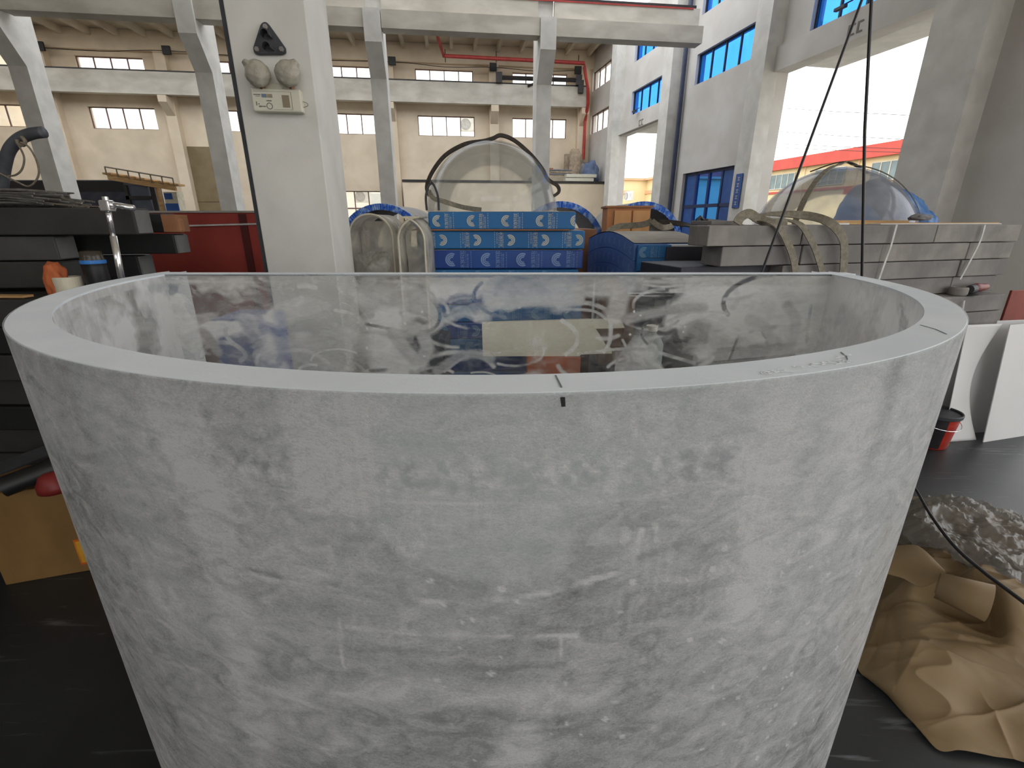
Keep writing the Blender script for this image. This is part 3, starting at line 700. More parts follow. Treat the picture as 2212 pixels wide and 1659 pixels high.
# combed vertical sanding marks in the middle
comb = (np.sin(S*330+6*warp) > .2)*np.clip(fbm(S, Zg, 9, 11, 2)*3-1.55, 0, 1)
cz = so((1150, 1120))[0]; mask = np.exp(-((S-cz[0])/.32)**2-((Zg-cz[1])/.22)**2)
f = f+comb*mask*.34
rs = np.random.RandomState(4)
for k in range(70):
    a, b = rs.uniform(1500, 1880), rs.uniform(1150, 1640)
    if k > 40: a, b = rs.uniform(900, 1700), rs.uniform(1250, 1650)
    c = so((a, b))[0]; q = np.hypot((S-c[0]), (Zg-c[1])); f = np.where(q < rs.uniform(.002, .006), 1.0, f)
f = np.clip(f, .12, 1)
G = np.stack([RO*np.cos(Ug), RO*np.sin(Ug), Zg], -1)
OUTM = film_mat('sanded_outer_acrylic', (216, 216, 216), fine=150, stretch=(1, 1, 1.8), amp=.62, trans=.32, fine2=12, lo=.16, hi=1.0, bump=.45, gloss=.5)
cw = grid_object('curved_wall', G, OUTM, tank, attr=f, flip=True)

# ---- curved wall, inner skin (same part: joined below as its sub-surface)
u = np.linspace(A0, A1, 640); z = np.linspace(0, TZ, 220); Ug, Zg = np.meshgrid(u, z); S = Ug*RI
def si(*px):
    out = []
    for a, b in px:
        q, zz = cyl_uz(a, b, RI)
        if q < pi/2: q += 2*pi
        out.append((q*RI, zz))
    return out
w1 = fbm(S, Zg, 3, 3); w2 = fbm(S, Zg, 3, 9)
f = fbm(S+1.0*w1, Zg*.6+.6*w2, 4.5, 14)
f = np.clip(.74+(f-.5)*3.2, .12, 1)
f = np.where(TZ-Zg < .03, np.maximum(f, .6), f)
lowpart = np.clip((1.05-Zg)/.4, 0, 1); f = f*(1-lowpart)+lowpart*(.45+.3*w1)
G = np.stack([RI*np.cos(Ug), RI*np.sin(Ug), Zg], -1)
INM = film_mat('smeared_inner_acrylic', (238, 237, 236), fine=30, stretch=(1, 1, .5), amp=.30, trans=.35, fine2=9, lo=.06, hi=.95, gloss=.8, clear_tint=(246, 247, 247))
grid_object('inner_face', G, INM, cw, attr=f)
# ---- flat back wall
X0, X1 = -1.445, 1.385
def sb(*px):
    out = []
    for a, b in px:
        r = ray(a, b); k = (YB-TB)/r[1]; out.append((r[0]*k, H+r[2]*k))
    return out
x = np.linspace(-1.46, 1.35, 900); z = np.linspace(.02, TZ, 420); Xg, Zg = np.meshgrid(x, z)
w1 = fbm(Xg, Zg, 2.6, 31); w2 = fbm(Xg, Zg, 2.6, 37)
f = fbm(Xg*.55+.9*w1, Zg*1.3+.9*w2, 4.2, 50)
lo_ = np.clip((Zg-1.13)/.30, 0, 1)                     # more powder close to the rim
f = (f-.5)*5.0+.22+.58*lo_
f = f-.20*np.exp(-((Xg-.62)/.24)**2-((Zg-1.2)/.11)**2)-.18*np.exp(-((Xg+.42)/.16)**2-((Zg-1.18)/.1)**2)
f = np.clip(f, .05, .92)
edge = np.exp(-((Zg-1.472)/.012)**2); f = np.maximum(f, .72*edge*(.6+.8*fbm(Xg, Zg, 26, 66, 3)))
f = np.where(TZ-Zg < .014, .45, f)
thin_strip = 1/(1+np.exp(-(Xg+.98)/.012))*1/(1+np.exp((Xg+.60)/.012)); f = f*(1-.62*thin_strip)     # film thinned so the column behind shows through
endl = np.exp(-((Xg+1.05)/.28)**2)*.30+np.exp(-((Xg-1.02)/.30)**2)*.34; f = np.clip(f+endl*(.4+1.1*fbm(Xg*1.4, Zg*.5, 6, 71)), 0, .95)
SB = [ (poly2(sb((905, 650), (935, 668), (945, 695), (925, 712), (880, 715))), .03, .62, .02), (poly2(sb((790, 648), (850, 640), (915, 655))), .05, .60, .04),
       (poly2(sb((925, 640), (948, 670), (946, 700), (920, 716), (860, 714), (790, 700))), .007, .16, .006),
       (poly2(sb((850, 722), (880, 760), (905, 778), (922, 755), (915, 730))), .035, .66, .02),
       (poly2(sb((1075, 610), (1055, 632), (1068, 655), (1150, 650), (1250, 648))), .03, .72, .02), (poly2(sb((1090, 625), (1200, 622), (1310, 620))), .05, .66, .03),
       (poly2(sb((1200, 655), (1270, 655), (1308, 670), (1318, 690), (1318, 735), (1305, 760))), .009, .78, .008),
       (poly2(sb((1215, 668), (1280, 672), (1310, 690))), .006, .6, .006), (poly2(sb((1355, 600), (1340, 640), (1330, 680))), .05, .68, .03),
       (poly2(sb((945, 803), (985, 775), (1030, 765), (1060, 775))), .02, .48, .02), (poly2(sb((960, 803), (1010, 770), (1080, 762))), .006, .6, .005),
       (poly2(sb((1250, 765), (1330, 755), (1400, 756), (1450, 770), (1500, 785))), .008, .72, .006), (poly2(sb((1330, 800), (1335, 775), (1350, 758))), .006, .6, .005),
       (poly2(sb((1345, 735), (1355, 755), (1372, 795))), .006, .66, .005), (poly2(sb((410, 710), (460, 685), (520, 690), (560, 720))), .010, .62, .01),
       (poly2(sb((435, 770), (455, 745), (500, 742), (530, 765), (520, 780))), .010, .72, .008), (poly2(sb((400, 690), (480, 680), (560, 688))), .012, .6, .012),
       (poly2(sb((560, 790), (600, 765), (660, 757), (710, 785))), .008, .6, .008), (poly2(sb((400, 735), (440, 720), (470, 760))), .02, .55, .02),
       (poly2(sb((285, 610), (300, 680), (325, 760))), .03, .86, .03), (poly2(sb((310, 620), (335, 700), (340, 765))), .02, .8, .015), (poly2(sb((345, 610), (352, 660), (395, 670))), .02, .62, .015),
       (poly2(sb((1790, 600), (1775, 680), (1760, 760))), .04, .82, .03), (poly2(sb((1752, 660), (1746, 700), (1742, 740))), .006, .3, .006),
       (poly2(sb((1640, 690), (1660, 640), (1700, 620))), .06, .80, .04), (poly2(sb((1620, 690), (1650, 705), (1668, 735))), .02, .62, .02),
       (poly2(sb((1700, 660), (1720, 700), (1700, 760), (1660, 778))), .02, .55, .02), (poly2(sb((1355, 690), (1450, 670), (1520, 665))), .02, .58, .02),
       (sb((1340, 634), (1505, 631)), .0025, .95, .001), (sb((1340, 640), (1505, 638)), .002, .75, .001), (sb((1665, 650), (1755, 645)), .0025, .95, .001),
       (poly2(sb((1340, 600), (1430, 620), (1550, 604))), .006, .75, .004)]
rb_ = random.Random(77)
for k in range(64):                          # wiping arcs left by the sanding cloth
    cx_, cz_ = rb_.uniform(-1.4, 1.3), rb_.uniform(1.0, 1.5); r__ = rb_.uniform(.03, .15); a_ = rb_.uniform(0, 6.28); sp = rb_.uniform(.8, 2.6)
    pts = [(cx_+r__*1.5*cos(a_+sp*i/9), cz_+r__*.75*sin(a_+sp*i/9)) for i in range(10)]
    SB.insert(0, (pts, rb_.uniform(.002, .012), rb_.choice((.12, .25, .62, .72, .8)), rb_.uniform(.004, .012)))
strokes(Xg, Zg, SB, f, np.clip(fbm(Xg, Zg, 12, 223, 4)*3.2-.9, .1, 1))
for a, b in ((912, 674), (875, 699), (845, 691), (793, 710), (917, 770), (802, 698), (793, 752), (1487, 683), (1480, 706), (1476, 717), (1370, 674), (1384, 682), (1361, 723)):
    c = sb((a, b))[0]; f = np.where(np.hypot(Xg-c[0], Zg-c[1]) < .005, 1.0, f)
G = np.stack([Xg-TC.x, np.full_like(Xg, YB-TB-TC.y), Zg], -1)
BKM = film_mat('smeared_back_acrylic', (246, 245, 240), fine=34, stretch=(.6, 1, 1.4), amp=.28, trans=.5, fine2=8, lo=.02, hi=.93, gloss=.5, clear_tint=(252, 252, 252))
bwp = MB().box(X0-TC.x, X1-TC.x, YB-TB+.002-TC.y, YB-TC.y, 0.01, TZ-.002).build('flat_back_wall', thin_clear('tank_back_clear', tint=(251, 252, 252), film=.0, filmmax=.08, fscale=6, refl=.3), tank)
grid_object('inner_face', G, BKM, bwp, attr=f, flip=True)
# ---- sanded rim
m = MB(); n = 160
ang = [A0+(A1-A0)*k/n for k in range(n+1)]
def yl(a, R):                              # trim the ends where the curve meets the back panel
    return (R*cos(a), min(R*sin(a), YB-TC.y))
vi = [m.bm.verts.new((*yl(a, RI), TZ)) for a in ang]; vo = [m.bm.verts.new((*yl(a, RO-.003), TZ)) for a in ang]; ve = [m.bm.verts.new((*yl(a, RO), TZ-.004)) for a in ang]; vj = [m.bm.verts.new((*yl(a, RI), TZ-.006)) for a in ang]
for k in range(n):
    m.bm.faces.new([vi[k], vo[k], vo[k+1], vi[k+1]]); m.bm.faces.new([vo[k], ve[k], ve[k+1], vo[k+1]]); m.bm.faces.new([vj[k], vi[k], vi[k+1], vj[k+1]])
m.build('rim', RIM, tank, smooth=False)
m = MB().box(X0-TC.x+.02, X1-TC.x-.02, YB-TB-TC.y, YB-TC.y, TZ-.006, TZ+.0015)
m.build('rim', RIM, tank)
# end faces where the curved wall meets the back
for sx in (-1, 1):
    xa, xb = sx*RI, sx*RO
    MB().box(min(xa, xb), max(xa, xb), YB-TC.y-.004, YB-TC.y+.03, 0, TZ).build('end_face', RIM, tank)
# pencilled double tick and sanding marks on the rim
m = MB()
for dx in (0, .006):
    q = so((1213+dx*650, 858), (1216+dx*300, 878))
    for (a, b) in (q,):
        pass
    p_ = [((RO+.001)*cos(s/RO), (RO+.001)*sin(s/RO), zz) for s, zz in q]
    m.ribbon(p_, (0, -1, 0), .004, .001)
m.build('black_tick', BLACK, tank)
m = MB()
def rimp(px, py): q = atZ(px, py, TZ); return (q.x-TC.x, q.y-TC.y, TZ+.0008)
for pts in (((1200, 812), (1207, 826), (1213, 838)), ((1816, 762), (1828, 771), (1830, 780)), ((1988, 703), (2020, 712), (2045, 723))):
    m = MB().ribbon([rimp(*p) for p in pts], (0, 0, 1), .0022, .0004)
    m.build('scribe_line', mat('pencil_line', (110, 116, 120), scale=5, rough=.7), tank)
m = MB()
rs = random.Random(9)
for k in range(60):
    t = rs.random(); px = 1640+190*t; py = 808-30*t+rs.uniform(-3, 3)
    if k > 40: px = 1815+rs.uniform(-12, 14); py = 772+rs.uniform(-5, 16)
    q = rimp(px, py)
    l = rs.uniform(.004, .014); a = rs.uniform(-.4, .9)
    m.ribbon([(q[0], q[1], q[2]), (q[0]+l*cos(a), q[1]+l*sin(a), q[2])], (0, 0, 1), .0015, .0006)
m.build('scratches', mat('white_scratch', (238, 240, 242), scale=5, rough=.6), tank)

# ============================================================ goods behind the tank, centre
ROWS_ = ['topmost', 'second from top', 'third from top', 'fourth from top', 'fifth from top', 'sixth from top', 'seventh from top', 'eighth from top', 'ninth from top', 'tenth from top', 'eleventh from top', 'lowest', 'lowest']
_txt_cache = {}
def text_mesh(body, size):
    c = bpy.data.curves.new('t', 'FONT'); c.body = body; c.size = size; c.align_x = 'LEFT'; c.align_y = 'CENTER'
    o = bpy.data.objects.new('t', c); COL.objects.link(o)
    bpy.context.view_layer.update()
    me = bpy.data.meshes.new_from_object(o.evaluated_get(bpy.context.evaluated_depsgraph_get()))
    bpy.data.objects.remove(o); return me
TXT = text_mesh('\u6c34\u65cf\u79d1\u6280', .042); TXT2 = text_mesh('\u4e9a\u514b\u529b\u6c34\u65cf\u5de5\u7a0b', .018)
def print_mesh(w, h, flip, sc=1.0, first=.06, step=.272, faint=False):
    """repeated rainbow emblem + characters turned on their side, on a face lying in x-z at y=0"""
    out = []; m = None; n = int((w-.02)/step)+1
    def add(me, M):
        b = bmesh.new(); b.from_mesh(me); b.transform(M)
        geom = b.verts[:]
        tmp = {}
        for v in b.verts: tmp[v] = m.bm.verts.new(v.co)
        for fc in b.faces:
            try: m.bm.faces.new([tmp[v] for v in fc.verts])
            except ValueError: pass
        b.free()
    for i in range(n):
        m = MB(); x = first+i*step
        for r0, r1 in ((.040, .050), (.026, .036), (.014, .022)):
            r0 *= sc; r1 *= sc
            a0, a1 = (radians(62), radians(298)) if not flip else (radians(-118), radians(118))
            ring = []
            for k in range(21):
                a = a0+(a1-a0)*k/20; ring.append((cos(a), sin(a)))
            vv = [(m.bm.verts.new((x+c_*r0, -.0015, s_*r0)), m.bm.verts.new((x+c_*r1, -.0015, s_*r1))) for c_, s_ in ring if 0 < x+c_*r1 < w]
            for k in range(len(vv)-1): m.bm.faces.new([vv[k][0], vv[k][1], vv[k+1][1], vv[k+1][0]])
        for tm, dx, zz in ((TXT, .085, -.9), (TXT2, .122, -.85)):
            sgn = -1 if flip else 1
            xx = x+dx*sgn*sc
            if not (.02 < xx < w-.03): continue
            R = Matrix.Rotation(pi/2, 4, 'X')
            Z = Matrix.Rotation(sgn*pi/2, 4, 'Z')
            M = Matrix.Translation((xx, -.0015, sgn*zz*h/2)) @ R @ Z @ Matrix.Scale(sc*.82, 4)
            add(tm, M)
        for dx in (.066, .105, .145):
            xx = x+dx*(-1 if flip else 1)*sc
            if .01 < xx < w-.01:
                zz = -h*.42
                while zz < h*.4:
                    l = random.Random(int(xx*1000+zz*900)).uniform(.006, .016)
                    m.bm.faces.new([m.bm.verts.new(p) for p in ((xx, -.0015, zz), (xx+.003, -.0015, zz), (xx+.003, -.0015, zz+l), (xx, -.0015, zz+l))])
                    zz += l+.006
        # keep only what fits on the face
        bad = [v for v in m.bm.verts if abs(v.co.z) > h/2-.004 or v.co.x < .003 or v.co.x > w-.003]
        bmesh.ops.delete(m.bm, geom=bad, context='VERTS')
        if len(m.bm.verts): out.append(m)
    return out
def add_print(ms, mt, parent, loc):
    for m in ms: m.build('printed_emblem', mt, parent).location = loc
YS = 3.9
specs = [(925, 1243, 458, 497, BOXBLUE, False, PRINT, .075), (900, 1263, 499, 539, BOXBLUE, True, PRINT, .20), (901, 1260, 541, 582, BOXBLUE2, False, PRINT2, .28)]
desc = ['topmost bright blue carton with cream emblems, directly under the clear central dome', 'second bright blue carton of the central stack, emblems facing left', 'third carton of the central stack, glossy darker blue with faint emblems']
ztops = []
for i, (xa, xb, ya, yb, mt, fl_, pm_, fst) in enumerate(specs):
    pa = atY(xa, (ya+yb)/2, YS); pb = atY(xb, (ya+yb)/2, YS); z1 = atY(1080, ya, YS).z; z0 = atY(1080, yb, YS).z
    w = pb.x-pa.x; h = z1-z0; ztops.append(z1)
    t = thing('printed_carton', desc[i], 'carton', (pa.x, YS, z0), radians(.6*(i-1)), 'blue cartons of the central stack')
    MB().box(0, w, 0, 1.2, 0.002, h, bev=.012).build('carton_body', mt, t)
    MB().box(.01, w-.01, .012, 1.19, h-.001, h+.003).build('dusty_lid', DUST, t)
    add_print(print_mesh(w, h, fl_, (.84, .84, 1.05)[i], fst, .27 if i < 2 else .285), pm_, t, (0, -.0005, h/2))
zb = atY(1080, 582, YS).z
dz = .145; k = 3
while zb > .1:
    z0 = max(0, zb-dz); h = zb-z0-.004
    rr = random.Random(k)
    xa = -.735+rr.uniform(-.03, .04); w = 1.29+rr.uniform(-.04, .03)
    bl = k in (3, 4, 6, 7, 9)
    t = thing('printed_carton', 'blue printed carton of the central stack below the tank rim, %s' % ROWS_[min(k, 12)], 'carton', (xa, YS+.01, z0), 0, 'blue cartons of the central stack')
    MB().box(0, w, 0, 1.2, 0.0, h, bev=.010).build('carton_body', BOXBLUE if k % 2 else BOXBLUE2, t)
    if k < 8:
        add_print(print_mesh(w, h, k % 2 == 0, .95, .12, .27), PRINT3, t, (0, -.0005, h/2))
    zb = z0; k += 1
o = MB().box(-.78, .45, YS-.03, YS+1.1, ztops[1]+.001, ztops[1]+.011).build('brown_board', CARTON); tag(o, 'thin brown board under the topmost blue carton', 'board')
o.location.z += .001
# ---- clear dome with black sling
def dome(name, c, r, m, label, hscale=1.0):
    t = thing(name, label, 'dome', c)
    prof = [(r*cos(a), r*hscale*sin(a)) for a in [radians(k*90/40) for k in range(41)]]
    pin = [((r-.012)*cos(a), (r*hscale-.012)*sin(a)) for a in [radians(k*90/40) for k in range(40, -1, -1)]]
    MB().lathe(prof+pin, n=96).build('dome_shell', m, t, smooth=True, weld=True)
    return t
DM = thin_clear('dome_acrylic', tint=(250, 251, 251), film=.02, filmmax=.10, fscale=3.5, refl=.35, ramp=(.4, .7), filmc=(220, 222, 222))
dz0 = ztops[0]+.005
d1 = dome('acrylic_dome', (-.18, 4.48, dz0), .578, DM, 'clear acrylic hemisphere standing on the central blue cartons')
st = thing('lifting_sling', 'dark brown sling draped over the clear central dome', 'strap')
Yd = 4.40
def up(pxs, Y): return catmull([atY(a, b, Y) for a, b in pxs], 6)
path = up([(928, 424), (922, 404), (934, 372), (962, 336), (1004, 312), (1046, 305), (1066, 299), (1080, 293), (1100, 298), (1122, 312), (1150, 338), (1172, 366), (1184, 388), (1204, 402), (1207, 415), (1196, 424)], Yd)
cen = atY(1063, 460, Yd)
MB().ribbon(path, [(p-cen) for p in path], [.05]*len(path), .026).build('webbing_band', WEBD, st)
pth = up([(926, 412), (936, 428), (960, 436), (1000, 448), (1040, 454)], 3.97)
MB().ribbon(pth, (0, -1, .3), .035, .006).build('webbing_tail', WEB, st)
fl2 = thing('curved_offcut', 'curved clear acrylic offcut with dark edges at the left of the dome', 'offcut')
for pth_ in ([(922, 455), (920, 425), (926, 402), (934, 396)], [(948, 455), (946, 425), (938, 402), (931, 394)]):
    MB().ribbon(up(pth_, 3.93), (0, -1, 0), .016, .012).build('dark_edge', BLACKSTEEL, fl2)

# ---- blue wrapped curved panels (arches) far behind
def arch(c, r, th, ln, rz, m, mi, label, a0=0, a1=180, name='wrapped_arch', body=None):
    t = thing(name, label, 'curved panel', c, rz)
    n = 40; m1 = MB()
    pts = [(cos(radians(a0+(a1-a0)*k/n)), sin(radians(a0+(a1-a0)*k/n))) for k in range(n+1)]
    loop = [(x_*r, 0, z_*r) for x_, z_ in pts]+[(x_*(r-th), 0, z_*(r-th)) for x_, z_ in reversed(pts)]
    q = [[m1.bm.verts.new((x_*r, y_, z_*r)) for x_, z_ in pts] for y_ in (0, ln)]; w_ = [[m1.bm.verts.new((x_*(r-th), y_, z_*(r-th))) for x_, z_ in pts] for y_ in (0, ln)]
    for k in range(n):
        m1.bm.faces.new([q[0][k], q[0][k+1], q[1][k+1], q[1][k]]); m1.bm.faces.new([w_[0][k], w_[1][k], w_[1][k+1], w_[0][k+1]])
        m1.bm.faces.new([q[1][k], q[1][k+1], w_[1][k+1], w_[1][k]])
    m1.bm.faces.new([q[0][0], q[1][0], w_[1][0], w_[0][0]]); m1.bm.faces.new([q[0][n], q[1][n], w_[1][n], w_[0][n]])
    m1.build('curved_body', body or mi, t, smooth=False)
    m2 = MB(); rs_ = random.Random(int(r*999)); N_ = 160
    ps = []
    for k in range(N_+1):
        a = radians(a0+(a1-a0)*k/N_); j = rs_.uniform(-.004, .004)
        ps.append((m2.bm.verts.new(((r+.006+j)*cos(a), .03, (r+.006+j)*sin(a))), m2.bm.verts.new(((r+.004)*cos(a), -.012+j*2, (r+.004)*sin(a))), m2.bm.verts.new(((r-th+j)*cos(a), -.008+j, (r-th+j)*sin(a))), m2.bm.verts.new(((r-th-.003)*cos(a), .03, (r-th-.003)*sin(a)))))
    for k in range(N_):
        for j in range(3): m2.bm.faces.new([ps[k][j], ps[k+1][j], ps[k+1][j+1], ps[k][j+1]])
    m2.build('crinkled_edge_film', m, t)
    return t
def arch_px(apx, apy, ex, ey, Y, thpx, ln, label, rz=0, body=None, foot=None):
    A = atY(apx, apy, Y); E_ = atY(ex, ey, Y); dx = abs(E_.x-A.x); dz_ = A.z-E_.z
    r = (dx*dx+dz_*dz_)/(2*dz_); th = thpx*Y*1.0/1090*1.0
    ae = math.degrees(math.asin(min(1, (r-dz_)/r)))
    zc = A.z-r
    if zc > .1:
        t = thing('steel_trestle', 'dark steel trestle carrying the %s' % label[:48].rsplit(' ', 1)[0], 'trestle', (A.x, Y+.05, 0))
        for sx in (-1, 1):
            for b_ in (0, ln-.15): MB().box(sx*(r-.04)-.03, sx*(r-.04)+.03, b_, b_+.06, 0, zc-.07).build('leg', DARKMET, t)
        MB().box(-r-.02, r+.02, 0, ln-.09, zc-.07, zc-.002).build('table_top', DARKMET, t)
    return arch((A.x, Y, zc), r, th, ln, rz, BLUEFILM, BOXBLUE2, label, 0, 180, body=body)
DUSTACR = mat('dusty_curved_acrylic', (150, 148, 142), (128, 128, 126), scale=4, rough=.5)
arch_px(822, 441, 892, 469, 6.2, 12, 1.6, 'blue film wrapped curved panel arching up right behind the near column', body=DUSTACR)
arch_px(1212, 436, 1300, 500, 6.4, 12, 1.6, 'blue film wrapped curved panel arching at the right of the clear dome', body=BOXBLUE2)
arch_px(1392, 436, 1466, 487, 8.3, 12, 1.6, 'dusty curved panel with bright blue wrapped edge behind the orange cabinet', body=DUSTACR)

# ---- orange cabinet
Yc = 5.6
pa, pb = atY(1325, 470, Yc), atY(1404, 470, Yc); zt_ = atY(1360, 449, Yc).z
cb = thing('wooden_cabinet', 'light orange wooden two-door cabinet behind the blue curved cartons', 'cabinet', (pa.x, Yc, 0), radians(-4))
w = pb.x-pa.x
MB().box(-.07, w, .02, .5, 0, zt_, bev=.004).build('carcass', mat('orange_carcass', (190, 130, 82), (178, 120, 74), scale=5, rough=.6), cb)
for k in (0, 1): MB().box(.01+k*w/2, .01+k*w/2+w/2-.02, 0, .018, .05, zt_-.03, bev=.003).build('door', ORANGEWOOD, cb)
MB().box(-.09, w+.02, -.01, .52, zt_, zt_+.02).build('top', mat('cabinet_edge', (170, 116, 76), scale=5, rough=.6), cb)
# red-brown strip between stacks
pa = atY(1262, 500, 4.6)
o = MB().box(0, .25, 0, .9, 0, atY(1265, 498, 4.6).z, bev=.005).build('plywood_box', CARTON); place(o, (pa.x-.04, 4.62+.55, 0)); tag(o, 'reddish brown plywood box between the central stack and the arched cartons', 'box')

# ---- arched blue cartons (right of centre), end face shows the arch
Q = atZ(1370, 527, 1.53); ang_ = 0
Qx, Qy, Qz = Q.x, Q.y, 1.53
Lend = Vector((atY(1272, 515, Qy+1.05).x, Qy+1.05, 0)); dv = (Lend-Vector((Qx, Qy, 0))); Ll = dv.length; dv.normalize()
AA = atan2(dv.y, dv.x)                                   # local x = along the arched end face
def arch_carton(zlo, zhi, label, sag, mt, wdt=.60):
    t = thing('arched_carton', label, 'carton', (Qx, Qy, 0), AA, 'arched cartons')
    n = 24; lo_, hi_ = [], []
    for k in range(n+1):
        s_ = k/n; b_ = sin(pi*(s_*.86+.07))
        hi_.append((s_*Ll, 0, zhi+.10*(b_-.22))); lo_.append((s_*Ll, 0, zlo+sag*(b_-.22)))
    MB().prism(hi_+lo_[::-1], (0, -wdt, 0)).build('carton_body', mt, t)
    for k in range(9):
        m = MB()
        s_ = .05+k*.105; b_ = sin(pi*(s_*.86+.07)); zz = (zlo+zhi)/2+.10*(b_-.22)
        for r0, r1 in ((.022, .030), (.010, .017)):
            R_ = [(cos(radians(a)), sin(radians(a))) for a in range(-110, 111, 20)]
            vv = [(m.bm.verts.new((s_*Ll+c_*r0, .0015, zz+q_*r0)), m.bm.verts.new((s_*Ll+c_*r1, .0015, zz+q_*r1))) for c_, q_ in R_]
            for i in range(len(vv)-1): m.bm.faces.new([vv[i][0], vv[i][1], vv[i+1][1], vv[i+1][0]])
        m.build('printed_emblem', PRINT2, t)
    return t
dH = .132
a1_ = arch_carton(Qz-dH+.002, Qz-.002, 'upper arched blue carton with a dusty grey top', .10, BOXBLUE3)
a2_ = arch_carton(Qz-2*dH, Qz-dH-.002, 'second arched blue carton, right under the dusty topped one', .10, BOXBLUE3)
a3_ = arch_carton(Qz-3*dH, Qz-2*dH-.002, 'lowest arched blue carton with a dark hollow beneath', .12, BOXBLUE3)
# dusty sheet on top
n = 24; m = MB(); sec = []
for k in range(n+1):
    s_ = k/n; b_ = sin(pi*(s_*.86+.07)); z_ = Qz+.10*(b_-.22)+.004
    sec.append([m.bm.verts.new((s_*Ll, y_, z_+.003*random.Random(k*7+j).random())) for j, y_ in enumerate((.003, -.15, -.3, -.45, -.603))])
for k in range(n):
    for j in range(4): m.bm.faces.new([sec[k][j], sec[k+1][j], sec[k+1][j+1], sec[k][j+1]])
m.build('dusty_cover', DUST, a1_)
# front blocks of that stack : deep blue printed ends with taped dark half
fx = atY(1486, 560, Qy).x
pz = lambda py: atY(1420, py, Qy-.02).z
t = thing('wrapped_carton', 'dark taped end of a blue carton beside the arched stack, under a white board', 'carton', (Qx+.02, Qy-.03, 0))
MB().box(.0, fx-Qx+.05, -.02, .02, pz(586), pz(528)-.004, bev=.004).build('printed_end', BOXBLUE, t)
MB().box(atY(1428, 545, Qy).x-Qx, fx-Qx+.45, -.04, -.021, pz(570), pz(533), bev=.004).build('tape_wrap', NAVY, t)
add_print(print_mesh(.22, .10, False, .8, .05, .2), PRINT3, t, (.0, -.022, pz(545)))
p2 = MB().box(0, .22, -.0235, -.0205, pz(557)-.001, pz(557)+.001).build('seam', NAVY, t)
MB().box(.02, .85, -.04, -.005, 0.0, pz(590), bev=.004).build('lower_board', NAVY, t)
o = MB().box(.28, .95, -.06, .55, 0, .012).build('white_board', WBOARD); place(o, (Qx, Qy, Qz-.018), 0); tag(o, 'thin white board lying on the taped carton, left of the grey slabs', 'board')

# ============================================================ grey slab stack on the right
GA = radians(16.0); GO = (1.23, 3.07)
def ga(px, py): return hit(px, py, GO, GA)[0]
rows = [(486, [1530, 1735, 2024, 2206], 0.0), (524, [1562, 1735, 1908, 2096, 2192], .012), (562, [1690, 1897, 2074, 2175], .004), (601, [1640, 1850, 2060, 2155], .02)]
ztop = 1.675; hh = .128; gk = 0
zr = ztop
cnt = ['first', 'second', 'third', 'fourth']
for ri, (py, sx, dy) in enumerate(rows):
    for j in range(len(sx)-1):
        x0_, x1_ = ga(sx[j], py+18), ga(sx[j+1], py+18)
        rr = random.Random(gk); gk += 1
        t = MB().box(0, x1_-x0_-.008, 0, .2 if j == 0 and ri < 2 else .66, .002, hh-.003, bev=.006)
        o = t.build('wrapped_slab', (GREYSLAB, GREYSLAB2)[rr.random() > .6])
        q = wmat(GO, GA) @ Vector((x0_+.004, dy+rr.uniform(-.006, .006), zr-hh)); place(o, q, GA)
        tag(o, 'dusty grey wrapped slab in the %s row of the long right stack, %s from its left end' % (['top', 'second', 'third', 'fourth'][ri], cnt[j]), 'slab', 'grey slabs of the right stack')
    zr -= hh
# set-back slabs coloured dark for the shade in the gap left of row three
o = MB().box(0, ga(1686, 580)-ga(1492, 580), 0, .5, 0, hh-.004, bev=.006).build('wrapped_slab', NAVY); place(o, wmat(GO, GA) @ Vector((ga(1492, 580), .10, ztop-3*hh)), GA); tag(o, 'shade-painted navy slab set back at the left end of the third row, right stack', 'slab')
o = MB().box(0, ga(1635, 600)-ga(1500, 600), 0, .5, 0, hh-.004, bev=.006).build('wrapped_slab', NAVY); place(o, wmat(GO, GA) @ Vector((ga(1500, 600), .08, ztop-4*hh)), GA); tag(o, 'shade-painted navy slab set back at the left end of the fourth row, right stack', 'slab')
# lower rows, stepping forward as a ledge
zl = zr; r_ = 0
while zl > .02:
    h_ = min(hh, zl); fwd = -.12 if r_ < 2 else .01
    for j, (a_, b_) in enumerate(((-.0, .95), (.955, 1.9), (1.905, 2.72))):
        rr = random.Random(200+r_*3+j)
        o = MB().box(0, b_-a_-.008, 0, .66, .002, h_-.003, bev=.006).build('wrapped_slab', (GREYSLAB, DSLAB2)[j < 2 and rr.random() > .3])
        place(o, wmat(GO, GA) @ Vector((a_, fwd+rr.uniform(-.01, .01), zl-h_)), GA)
        tag(o, 'grey wrapped slab of the protruding lower part of the right stack, row %s below the ledge, %s' % (['one', 'two', 'three', 'four', 'five', 'six', 'seven', 'eight', 'nine', 'ten'][r_], ['left', 'middle', 'right'][j]), 'slab', 'grey slabs of the right stack')
    zl -= h_; r_ += 1
ledge = zr
# white packing cords around the stack
def gpt(px, py, off=-.03): s_, z_ = hit(px, py, GO, GA, off); return wmat(GO, GA) @ Vector((s_, off, z_))
for (pts, lb) in ((((1937, 486), (1925, 530), (1912, 566), (1898, 606)), 'left'), (((2128, 486), (2118, 520), (2098, 560), (2074, 604)), 'right')):
    o = MB().ribbon(catmull([gpt(*p, off=-.02) for p in pts], 4), wmat((0, 0), GA) @ Vector((0, -1, 0)), .018, .003).build('packing_cord', CORD); tag(o, '%s white packing cord slanting down the front of the right slab stack' % lb, 'cord', 'packing cords')
o = MB().ribbon([gpt(2083, 650, -.14), gpt(2078, 680, -.14)], (0, -1, 0), .014, .003).build('packing_cord', CORD); tag(o, 'short white packing cord end on the lower ledge of the right stack', 'cord', 'packing cords')
